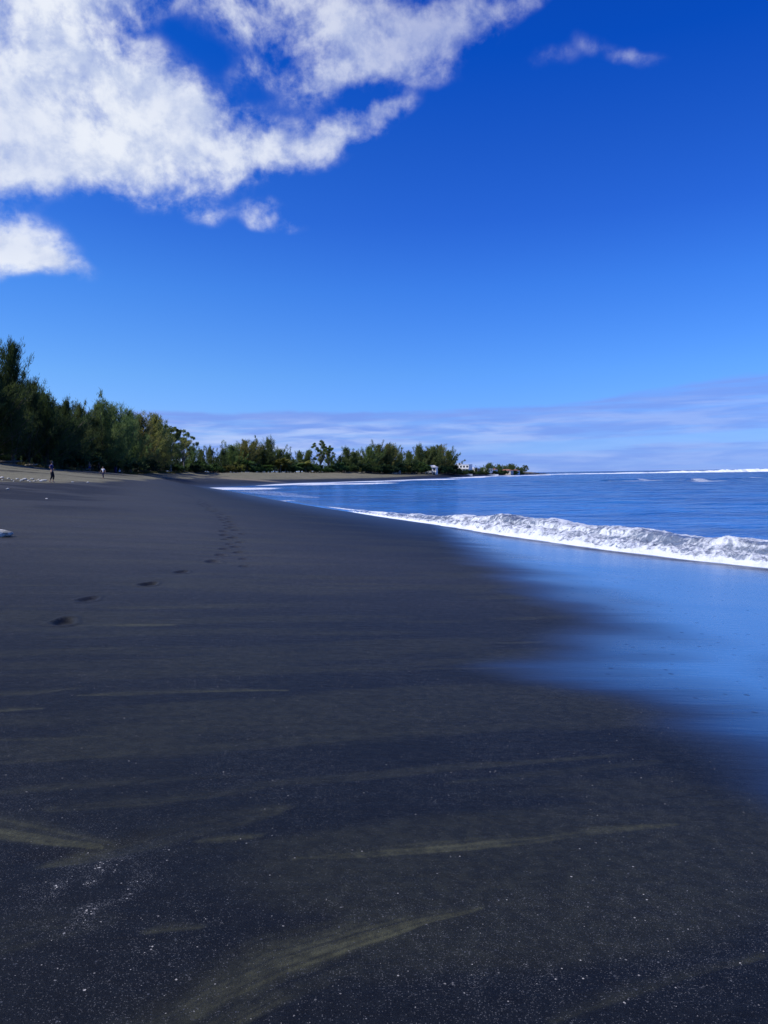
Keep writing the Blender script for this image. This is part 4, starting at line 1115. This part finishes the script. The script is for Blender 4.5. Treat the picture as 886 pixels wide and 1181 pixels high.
# ------------------------------------------------------------------ grass along the foot of the trees
def build_grass():
    rng = np.random.default_rng(77); cen = []; 
    for px in np.linspace(-60, 262, 900):
        for _ in range(5):
            D = tl(px) + rng.normal(-1.0, 1.6); x, y, _z = at(px + rng.normal(0, 0.6), 540, D); cen.append((x, y))
    cen = np.array(cen); z = Tz(cen[:, 0], cen[:, 1])
    keep = fbm(cen[:, 0] / 5, cen[:, 1] / 5, 3, 301) > np.interp(cen[:, 1], [90, 140, 170, 300], [0.50, 0.50, 0.38, 0.40]); cen = cen[keep]; z = z[keep]
    P = np.repeat(np.column_stack([cen, z]), 6, axis=0); P[:, :2] += rng.normal(0, 0.35, (len(P), 2)); L = rng.uniform(0.25, 0.6, len(P)); P[:, 2] += L * 0.4
    co = blades(rng, P, np.array([0, 0, 1.0]) + rng.normal(0, 0.35, (len(P), 3)), L, L * 0.22)
    me = quads_mesh('grass', co, leaf_mat('dune_grass', (0.06, 0.07, 0.025), (0.19, 0.18, 0.06), 0.3))
    o = bpy.data.objects.new('dune_grass', me); C.objects.link(o); tag(o, 'olive and yellow dune grass strip at the foot of the left grove', 'grass'); o['kind'] = 'stuff'
build_grass()

# ------------------------------------------------------------------ stones and driftwood
def rock_obj(name, x, y, z, size, seed, mat, squash=0.5, label='', group=None, rz=0, sub=3, cat='stone'):
    bm = bmesh.new(); bmesh.ops.create_icosphere(bm, subdivisions=sub, radius=1.0)
    V = np.array([v.co[:] for v in bm.verts])
    rng = np.random.default_rng(seed)
    for _ in range(5):
        nrm = rng.normal(size=3); nrm /= np.linalg.norm(nrm); c = rng.uniform(0.55, 0.85)
        dd = V @ nrm - c; V = V - np.outer(np.maximum(dd, 0) * 0.8, nrm)
    rr = 1 + 0.20 * (fbm(V[:, 0] * 1.7 + seed, V[:, 1] * 1.7 + V[:, 2] * 1.3, 4, seed) - 0.5) + 0.12 * (fbm(V[:, 0] * 6 + V[:, 2] * 5, V[:, 1] * 6 + seed, 3, seed + 3) - 0.5)
    V = V * rr[:, None] * np.array(size)
    for v, c in zip(bm.verts, V): v.co = c
    me = bpy.data.meshes.new(name); bm.to_mesh(me); bm.free()
    for p in me.polygons: p.use_smooth = sub > 2
    me.materials.append(mat)
    o = bpy.data.objects.new(name, me); C.objects.link(o); o.location = (x, y, z + size[2] * (squash - 0.2)); o.rotation_euler = (0, 0, rz)
    return tag(o, label, cat, group)

def rock_mats():
    m, n, b = new_mat('bleached_coral')
    tcn = n.node('ShaderNodeTexCoord').outputs['Object']
    f = n.mapr(n.noise(tcn, 5, 6, 0.7), 0.45, 0.62)
    n.put(b.inputs['Base Color'], n.mix(f, (0.62, 0.61, 0.56, 1), (0.20, 0.21, 0.18, 1))); b.inputs['Roughness'].default_value = 0.9
    bp = n.node('ShaderNodeBump'); n.put(bp.inputs['Height'], n.noise(tcn, 14, 5, 0.7)); bp.inputs['Strength'].default_value = 0.6; bp.inputs['Distance'].default_value = 0.05
    n.l.new(bp.outputs[0], b.inputs['Normal'])
    return m, flat_mat('basalt', (0.030, 0.029, 0.030), 0.8, 0.4, 1.0)
M_coral, M_basalt = rock_mats()

def build_stones():
    p = gpt(-5, 619)
    rock_obj('boulder', p[0], p[1], p[2], (0.36, 0.26, 0.105), 7, M_coral, 0.75, 'pale weathered boulder lying on the dark sand at the left edge', None, 0.2, 4, 'boulder')
    spots = [(2, 551.5, 4), (10, 552.4, 3), (14, 553.8, 2), (20, 553.0, 3), (26, 554.6, 4), (29, 553.4, 5), (33, 554.8, 3), (37, 553.2, 4), (40, 555.4, 3), (43, 554.4, 2), (47, 555.6, 4), (50, 555.0, 5), (53, 554.2, 3), (23, 555.4, 2),
             (9, 564.6, 4), (54, 575.5, 2.5), (3, 553.8, 2), (84, 556.4, 2.5), (101, 557.0, 3), (35, 555.9, 2), (-8, 552, 4), (-20, 552, 4), (16, 555.2, 2), (45, 553.4, 2)]
    spots.sort()
    for i, (px, py, w) in enumerate(spots):
        q = gpt(px, py); D = q[1]; sz = w / FPX * D * 0.68
        rock_obj('stone', q[0], q[1], q[2], (sz, sz * 0.8, sz * 0.42), 300 + i, M_coral, 0.75, f'small whitish stone scattered on the upper beach by the walker, {ORD[i + 1]} from the left', 'whitish stones on the upper beach', i * 1.3, 2)
    # black rocks running out from the headland
    rng = random.Random(9); k = 0
    for px in [592, 595.5, 599, 602, 605, 608, 611, 614, 617, 620, 624, 628, 632]:
        k += 1; D = np.interp(px, [590, 632], [780, 860]); x, y, _ = at(px, 545, D)
        w = rng.uniform(2.2, 3.6)
        rock_obj('shore_rock', x, y, -0.1, (w, w * 0.8, np.interp(px, [590, 612, 632], [2.0, 1.6, 0.7]) * rng.uniform(0.7, 1.1)), 500 + k, M_basalt, 0.5, f'black rock running out from the far headland into the sea, {ORD[k]} from the land', 'black rocks off the headland', k, 2, 'rock')
    # driftwood under the trees
    for i, (px, py, L, a) in enumerate([(50, 537.0, 3.0, 0.1), (36, 536.2, 2.0, -0.2), (6, 531.5, 4.5, 0.05), (95, 540.2, 2.2, 0.15)]):
        D = tl(px) - 3; x, y, z = ground_at(px, D)
        mb = MB(); mb.tube([(-L / 2, 0, 0.16), (-L / 6, 0.12, 0.22), (L / 5, -0.05, 0.2), (L / 2, 0.1, 0.3)], [0.16, 0.17, 0.13, 0.06], 8)
        mb.tube([(L / 5, -0.05, 0.2), (L / 3, -0.3, 0.55)], [0.07, 0.03], 5)
        o = mb.build('driftwood_log', M_bark_pale if i != 2 else M_bark, None, True); o.location = (x, y, z); o.rotation_euler = (0, 0, a)
        tag(o, f'grey driftwood log lying at the edge of the left grove, {ORD[[2, 1, 0, 3][i] + 1]} from the left' if i != 2 else 'long dark fallen log at the edge of the left grove, first from the left', 'driftwood', 'driftwood at the grove edge')
build_stones()

# ------------------------------------------------------------------ houses
M_white = flat_mat('white_render', (0.82, 0.80, 0.74), 0.8, 0.05, 0.6)
M_cream = flat_mat('cream_render', (0.62, 0.55, 0.44), 0.8, 0.08, 0.6)
M_roofw = flat_mat('pale_roof', (0.60, 0.60, 0.60), 0.6, 0.06, 0.6)
M_rooft = flat_mat('tile_roof', (0.30, 0.13, 0.08), 0.8, 0.2, 1.0)
M_glass = flat_mat('window_glass', (0.03, 0.04, 0.05), 0.15, 0.2, 0.5)
M_frame = flat_mat('grey_frame', (0.35, 0.36, 0.38), 0.6, 0.1, 1.0)  # plain grey of the window frames
M_stonew = flat_mat('stone_wall', (0.28, 0.25, 0.21), 0.9, 0.3, 1.5)

def house(label, px, D, w, d, storeys, roof='flat', rz=0.0, mat=None, nwin=3, base_drop=0.0, balcony=False):
    x, y, z = ground_at(px, D); mat = mat or M_white
    t = thing('house', label, 'house', (x, y, z + base_drop), rz)
    H = 2.9 * storeys
    MB().box(-w / 2, w / 2, -d / 2, d / 2, -1.0, H).build('wall', mat, t)
    if roof == 'flat':
        r = MB().box(-w / 2 - 0.15, w / 2 + 0.15, -d / 2 - 0.15, d / 2 + 0.15, H + 0.003, H + 0.35)
        r.box(-w * 0.18, w * 0.05, -d * 0.2, d * 0.1, H + 0.353, H + 1.3)
        r.build('roof', M_roofw, t)
    else:
        e = 0.5; v = [(-w / 2 - e, -d / 2 - e, H + 0.003), (w / 2 + e, -d / 2 - e, H + 0.003), (w / 2 + e, d / 2 + e, H + 0.003), (-w / 2 - e, d / 2 + e, H + 0.003), (-w * 0.25, 0, H + 1.4), (w * 0.25, 0, H + 1.4)]
        link_mesh('roof', v, [(0, 1, 5, 4), (2, 3, 4, 5), (1, 2, 5), (3, 0, 4), (3, 2, 1, 0)], M_roofw if roof == 'hip' else M_rooft, t)
    for s_ in range(storeys):
        for k in range(nwin):
            cx = -w / 2 + w * (k + 0.5) / nwin; ww = min(1.5, w / nwin * 0.62); z0 = s_ * 2.9 + (0.1 if (s_ == 0 and k == nwin // 2) else 0.9); z1 = s_ * 2.9 + 2.25
            f = MB().box(cx - ww / 2 - 0.08, cx + ww / 2 + 0.08, -d / 2 - 0.05, -d / 2 + 0.04, z0 - 0.08, z1 + 0.08).build('window', M_frame, t)
            MB().box(cx - ww / 2, cx + ww / 2, -d / 2 - 0.075, -d / 2 - 0.052, z0, z1).build('pane', M_glass, f)
    for sgn in (-1, 1):
        f = MB().box(*(sorted((sgn * (w / 2 - 0.04), sgn * (w / 2 + 0.05)))), -0.7, 0.7, 0.9, 2.2).build('window', M_frame, t)
        MB().box(*(sorted((sgn * (w / 2 + 0.052), sgn * (w / 2 + 0.075)))), -0.62, 0.62, 0.98, 2.12).build('pane', M_glass, f)
    if balcony:
        b = MB().box(-w / 2, w / 2, -d / 2 - 1.5, -d / 2 - 0.003, 2.75, 2.92); b.box(-w / 2, w / 2, -d / 2 - 1.5, -d / 2 - 1.44, 2.923, 3.75)
        for k in range(4): b.box(-w / 2 + k * (w - 0.2) / 3, -w / 2 + 0.2 + k * (w - 0.2) / 3, -d / 2 - 1.45, -d / 2 - 1.25, -1.0, 2.747)
        b.build('balcony', mat, t)
    return t

def build_houses():
    house('white two-storey beach house with a hipped roof under the bay grove', 498, 470, 6.4, 6, 2, 'hip', -0.25, M_white, 3, -1.8, True)
    house('long white two-storey house nearest the bay grove on the headland', 532, 590, 15, 8, 2, 'flat', -0.45, M_white, 6, 0, True)
    house('cream flat-roofed house in the middle of the headland row', 547, 640, 9, 8, 1, 'flat', -0.5, M_cream, 3, 0.2)
    house('long white single-storey house between the headland shrubs', 558, 665, 14, 8, 1, 'flat', -0.45, M_white, 3, 0.6)
    house('small white cottage with tiled roof right of the long single-storey house', 567, 690, 9, 7, 1, 'gable', -0.5, M_white, 2, 0.5)
    house('cream house with a tiled roof half hidden by headland trees', 583, 730, 13, 8, 1, 'gable', -0.5, M_cream, 3, 0.8)
    house('pale hut near the end of the headland trees', 594, 770, 8, 6, 1, 'gable', -0.5, M_white, 2, 1.0)
    house('pinkish low hut half hidden in the middle of the bay grove', 457, 424, 4.2, 4, 1, 'flat', 0.1, M_cream, 2, -0.2)
    def wall(label, px0, px1, D, h, mat):
        a = np.array(ground_at(px0, D)); b = np.array(ground_at(px1, D)); L = np.linalg.norm(b[:2] - a[:2]); mb = MB().box(0, L, 0, 0.3, -1.2, h); mb.box(-0.05, L + 0.05, -0.05, 0.35, h + 0.003, h + 0.12)
        o = mb.build('garden_wall', mat); o.location = (a[0], a[1], min(a[2], b[2])); o.rotation_euler = (0, 0, math.atan2(b[1] - a[1], b[0] - a[0])); tag(o, label, 'wall'); o['kind'] = 'thing'
    wall('low white garden wall left of the white beach house', 468, 488, 462, 1.2, M_white)
    wall('white sea wall below the long house on the headland', 522, 545, 560, 1.3, M_white)
    wall('white boundary wall below the middle of the headland row', 556, 575, 640, 1.2, M_white)
    wall('rough stone sea wall along the foot of the headland', 540, 600, 600, 0.9, M_stonew)
build_houses()

# ------------------------------------------------------------------ people
def skin_mesh(name, pts, edges, radii, mat, parent=None, sub=2, root=0, flat=None):
    me = bpy.data.meshes.new(name + '_cage'); me.from_pydata([tuple(p) for p in pts], edges, []); me.update()
    o = bpy.data.objects.new(name + '_cage', me); C.objects.link(o)
    md = o.modifiers.new('skin', 'SKIN'); sm = o.modifiers.new('sub', 'SUBSURF'); sm.levels = sub; sm.render_levels = sub
    if not me.skin_vertices: me.skin_vertices.new()
    for i, r in enumerate(radii):
        sv = me.skin_vertices[0].data[i]; sv.radius = (r if isinstance(r, tuple) else (r, r)); sv.use_root = (i == root)
    dg = bpy.context.evaluated_depsgraph_get(); ev = o.evaluated_get(dg); out = bpy.data.meshes.new_from_object(ev)
    out.name = name; bpy.data.objects.remove(o); bpy.data.meshes.remove(me)
    for p in out.polygons: p.use_smooth = True
    out.materials.clear(); out.materials.append(mat)
    ob = bpy.data.objects.new(name, out); C.objects.link(ob)
    if parent is not None: ob.parent = parent
    return ob

def ellip(name, c, s, mat, parent, cut=None):
    bm = bmesh.new(); bmesh.ops.create_uvsphere(bm, u_segments=20, v_segments=14, radius=1.0)
    if cut is not None:
        bmesh.ops.delete(bm, geom=[v for v in bm.verts if cut(v.co)], context='VERTS')
    for v in bm.verts: v.co = Vector((v.co.x * s[0] + c[0], v.co.y * s[1] + c[1], v.co.z * s[2] + c[2]))
    me = bpy.data.meshes.new(name); bm.to_mesh(me); bm.free()
    for p in me.polygons: p.use_smooth = True
    me.materials.append(mat); o = bpy.data.objects.new(name, me); C.objects.link(o); o.parent = parent; return o

def person(label, loc, rz, H, J, skin, hair, top, bottom, sleeves='short', legs_to=1.0, extras=None):
    """figure facing -Y in its own frame. J: dict of joints, in units of the standing height"""
    t = thing('person', label, 'person', loc, rz)
    g = {k: np.array(v, float) * H for k, v in J.items()}
    r = lambda v: v * H
    names = ['pelvis', 'waist', 'chest', 'neck', 'headb', 'headt', 'shl', 'ell', 'wrl', 'shr', 'elr', 'wrr', 'hpl', 'knl', 'anl', 'tol', 'hpr', 'knr', 'anr', 'tor']
    P = [g[k] for k in names]
    rad = [(r(.058), r(.05)), (r(.050), r(.042)), (r(.062), r(.048)), r(.030), r(.036), r(.044), r(.030), r(.022), r(.014), r(.030), r(.022), r(.014), r(.048), r(.032), r(.020), r(.016), r(.048), r(.032), r(.020), r(.016)]
    ix = {k: i for i, k in enumerate(names)}
    E = [('pelvis', 'waist'), ('waist', 'chest'), ('chest', 'neck'), ('neck', 'headb'), ('headb', 'headt'), ('chest', 'shl'), ('shl', 'ell'), ('ell', 'wrl'), ('chest', 'shr'), ('shr', 'elr'), ('elr', 'wrr'),
         ('pelvis', 'hpl'), ('hpl', 'knl'), ('knl', 'anl'), ('anl', 'tol'), ('pelvis', 'hpr'), ('hpr', 'knr'), ('knr', 'anr'), ('anr', 'tor')]
    E = [(ix[a], ix[b]) for a, b in E]
    # hands: palm, four fingers, thumb
    for w_, e_ in (('wrl', 'ell'), ('wrr', 'elr')):
        d = g[w_] - g[e_]; d /= np.linalg.norm(d); sd_ = np.cross(d, [1.0, 0.1, 0.05]); sd_ /= np.linalg.norm(sd_); inn = np.cross(d, sd_)
        pi = len(P); P.append(g[w_] + d * r(.028)); rad.append((r(.017), r(.010))); E.append((ix[w_], pi))
        for k, (o_, ln) in enumerate(((-.014, .036), (-.005, .043), (.005, .040), (.014, .032))):
            a = len(P); P.append(g[w_] + d * r(.052) + sd_ * r(o_)); rad.append(r(.005)); E.append((pi, a))
            P.append(P[a] + d * r(ln * .55)); rad.append(r(.0046)); E.append((a, a + 1))
            P.append(P[a + 1] + (d * .8 + inn * .6) * r(ln * .45)); rad.append(r(.004)); E.append((a + 1, a + 2))
        a = len(P); P.append(g[w_] + d * r(.024) - sd_ * r(.022)); rad.append(r(.006)); E.append((pi, a))
        P.append(P[a] + (d * .8 - sd_ * .5) * r(.024)); rad.append(r(.005)); E.append((a, a + 1))
    body = skin_mesh('body', P, E, rad, skin, t)
    hc = (g['headb'] + g['headt']) / 2 + np.array([0, -r(.004), r(.004)])
    # face features belong to the body surface; joined into the same mesh
    bm = bmesh.new(); bm.from_mesh(body.data)
    def blob(c, s):
        res = bmesh.ops.create_uvsphere(bm, u_segments=10, v_segments=8, radius=1.0)
        for v in res['verts']: v.co = Vector((v.co.x * s[0] + c[0], v.co.y * s[1] + c[1], v.co.z * s[2] + c[2]))
    blob(hc, (r(.043), r(.052), r(.063))); blob(hc + [0, -r(.052), -r(.004)], (r(.008), r(.012), r(.013)))
    for sx in (-1, 1): blob(hc + [sx * r(.043), r(.004), 0], (r(.006), r(.010), r(.015)))
    blob(hc + [0, -r(.047), -r(.030)], (r(.014), r(.008), r(.005)))
    bm.to_mesh(body.data); bm.free()
    for p in body.data.polygons: p.use_smooth = True
    M_eye = flat_mat('eye_dark', (0.02, 0.015, 0.01), 0.3)
    for sx in (-1, 1): ellip('eye', hc + [sx * r(.017), -r(.045), r(.008)], (r(.007), r(.006), r(.005)), M_eye, t)
    if hair is not None:
        h = ellip('hair', hc + [0, r(.008), r(.010)], (r(.056), r(.064), r(.070)), hair, t, cut=lambda c: (c.y < -0.35 and c.z < 0.55) or c.z < -0.5)
        if extras and 'bun' in extras: ellip('hair_bun', hc + [0, r(.060), r(.045)], (r(.030), r(.030), r(.030)), hair, h)
    if top is not None:
        tp = [g['pelvis'] + [0, 0, r(.03)], g['waist'], g['chest'], g['neck'] - (g['neck'] - g['chest']) * .25, g['shl'], g['shl'] + (g['ell'] - g['shl']) * .75, g['shr'], g['shr'] + (g['elr'] - g['shr']) * .75]
        skin_mesh('shirt', tp, [(0, 1), (1, 2), (2, 3), (2, 4), (4, 5), (2, 6), (6, 7)], [(r(.070), r(.062)), (r(.064), r(.056)), (r(.074), r(.060)), r(.036), r(.042), r(.036), r(.042), r(.036)], top, t)
    if bottom is not None:
        def leg(a, k, n):
            if legs_to <= 0.5: return [g[k] + (g[a] - g[k]) * (1 - legs_to * 2 * 1.0) * 1.0] if False else [g[a] + (g[k] - g[a]) * min(1, legs_to * 2)]
            return [g[k], g[k] + (g[n] - g[k]) * (legs_to - .5) * 2]
        L = leg('hpl', 'knl', 'anl'); Rg = leg('hpr', 'knr', 'anr')
        pts = [g['pelvis'], g['pelvis'] + [0, 0, r(.035)], g['hpl']] + L + [g['hpr']] + Rg
        n = len(L); ed = [(0, 1), (0, 2)] + [(2 + i, 3 + i) for i in range(n)] + [(0, 3 + n)] + [(3 + n + i, 4 + n + i) for i in range(n)]
        lr = [r(.046), r(.032)][-n:] if n == 2 else [r(.052)]
        skin_mesh('trousers' if legs_to > .5 else 'shorts', pts, ed, [(r(.070), r(.060)), (r(.068), r(.058)), r(.062)] + lr + [r(.062)] + lr, bottom, t)
    return t

WALK = dict(pelvis=(0, 0, .52), waist=(0, 0, .61), chest=(0, 0, .73), neck=(0, 0, .83), headb=(0, -.01, .875), headt=(0, -.01, .955),
            shl=(.105, 0, .795), ell=(.135, .06, .64), wrl=(.13, .0, .50), shr=(-.105, 0, .795), elr=(-.14, -.03, .64), wrr=(-.13, -.12, .52),
            hpl=(.052, 0, .49), knl=(.055, -.09, .29), anl=(.055, -.10, .045), tol=(.055, -.20, .018), hpr=(-.052, 0, .49), knr=(-.055, .03, .27), anr=(-.055, .16, .07), tor=(-.055, .10, .018))
STAND = dict(WALK, knl=(.055, -.01, .28), anl=(.06, .01, .04), tol=(.065, -.09, .018), knr=(-.055, -.01, .28), anr=(-.06, .01, .04), tor=(-.07, -.09, .018))
def build_people():
    sk = flat_mat('skin_tan', (0.36, 0.20, 0.13), 0.55, 0.05); skd = flat_mat('skin_brown', (0.20, 0.10, 0.06), 0.55, 0.05); hr = flat_mat('dark_hair', (0.010, 0.007, 0.006), 0.95)
    navy = flat_mat('navy_cloth', (0.012, 0.014, 0.05), 0.9, 0.2, 8); black = flat_mat('black_cloth', (0.008, 0.008, 0.012), 0.9); white = flat_mat('white_cloth', (0.72, 0.72, 0.74), 0.9, 0.05)
    blue = flat_mat('blue_cloth', (0.02, 0.04, 0.22), 0.9); maroon = flat_mat('maroon_cloth', (0.09, 0.015, 0.02), 0.9); indigo = flat_mat('indigo_cloth', (0.035, 0.03, 0.12), 0.9, 0.5, 14)
    p = gpt(60.5, 556.8); Dp = p[1]; Hh = 25.6 / FPX * Dp
    j = dict(WALK, elr=(-.16, .05, .66), wrr=(-.11, -.06, .58), ell=(.15, .07, .66), wrl=(.10, -.07, .60), knl=(.06, -.05, .28), anl=(.06, .0, .045), tol=(.07, -.10, .018), knr=(-.05, .0, .27), anr=(-.06, .10, .05), tor=(-.06, .01, .018))
    person('barefoot walker in indigo top and cropped black trousers by the white stones', tuple(p), R_(95), Hh, j, sk, hr, indigo, black, legs_to=.82, extras=['bun'])
    x, y, z = gpt(119.3, 552.2); Hh = 14.2 / FPX * y
    j = dict(WALK, ell=(.17, .03, .67), wrl=(.22, -.02, .56), elr=(-.18, .02, .67), wrr=(-.25, -.04, .56))
    person('walker in a white shirt and navy trousers with arms held out', (x, y, z), R_(-15), Hh, j, sk, hr, white, navy, legs_to=.93)
    x, y, z = ground_at(103.5, 134); Hh = (at(103.5, 532.6, 134)[2] - z)
    person('bare-chested person in blue shorts standing before the left grove', (x, y, z), R_(20), min(Hh, 1.85), STAND, sk, hr, None, blue, legs_to=.42)
    x, y, z = ground_at(114.3, 138)
    person('person in a maroon top standing in shade behind the white-shirted walker', (x, y, z), R_(-40), 1.65, STAND, skd, hr, maroon, black, legs_to=.9)
    SIT = dict(pelvis=(0, 0, .075), waist=(0, .01, .165), chest=(0, .0, .28), neck=(0, -.01, .38), headb=(0, -.02, .425), headt=(0, -.02, .505), shl=(.105, 0, .345), ell=(.14, .05, .20), wrl=(.12, -.10, .16),
               shr=(-.105, 0, .345), elr=(-.14, .05, .20), wrr=(-.12, -.10, .16), hpl=(.052, -.03, .075), knl=(.07, -.24, .17), anl=(.075, -.42, .035), tol=(.08, -.50, .05), hpr=(-.052, -.03, .075), knr=(-.07, -.24, .12), anr=(-.075, -.45, .035), tor=(-.08, -.53, .05))
    x, y, z = ground_at(138.0, 158)
    t = person('person in a white cap and shirt sitting on the sand beside the dark bin', (x, y, z), R_(60), 1.75, SIT, sk, None, white, black, legs_to=.5)
    hc = (np.array(SIT['headb']) + np.array(SIT['headt'])) / 2 * 1.75
    cp = ellip('cap', hc + [0, .01, .02], (.10, .11, .10), white, t, cut=lambda c: c.z < 0.1)
    ellip('brim', hc + [0, -.13, .035], (.075, .08, .012), white, cp)
    # bin, towel
    x, y, z = ground_at(133.2, 152)
    t = thing('litter_bin', 'dark navy litter bin standing at the edge of the left grove', 'bin', (x, y, z))
    mb = MB(); mb.tube([(0, 0, -0.05), (0, 0, 0.05), (0, 0, 1.0), (0, 0, 1.05)], [0.24, 0.27, 0.33, 0.35], 20); mb.build('bin_body', navy, t, False)
    mb = MB(); mb.tube([(0, 0, 1.053), (0, 0, 1.12), (0, 0, 1.24)], [0.36, 0.35, 0.12], 20); mb.build('lid', black, t, False)
    x, y, z = gpt(138.2, 545.8)
    mb = MB(); nx, ny = 16, 8
    top = [((i / nx - .5) * 1.7, (j_ / ny - .5) * 0.85, 0.02 + 0.03 * math.sin(i * 1.1) * math.cos(j_ * 1.3) + 0.012 * math.sin(i * 2.7 + j_)) for j_ in range(ny + 1) for i in range(nx + 1)]
    fc = [(j_ * (nx + 1) + i, j_ * (nx + 1) + i + 1, (j_ + 1) * (nx + 1) + i + 1, (j_ + 1) * (nx + 1) + i) for j_ in range(ny) for i in range(nx)]
    o = link_mesh('beach_towel', top, fc, white, None, True); md = o.modifiers.new('thick', 'SOLIDIFY'); md.thickness = 0.02
    o.location = (x, y, z + 0.05); tag(o, 'pale towel spread on the sand in front of the dark bin', 'towel')
build_people()
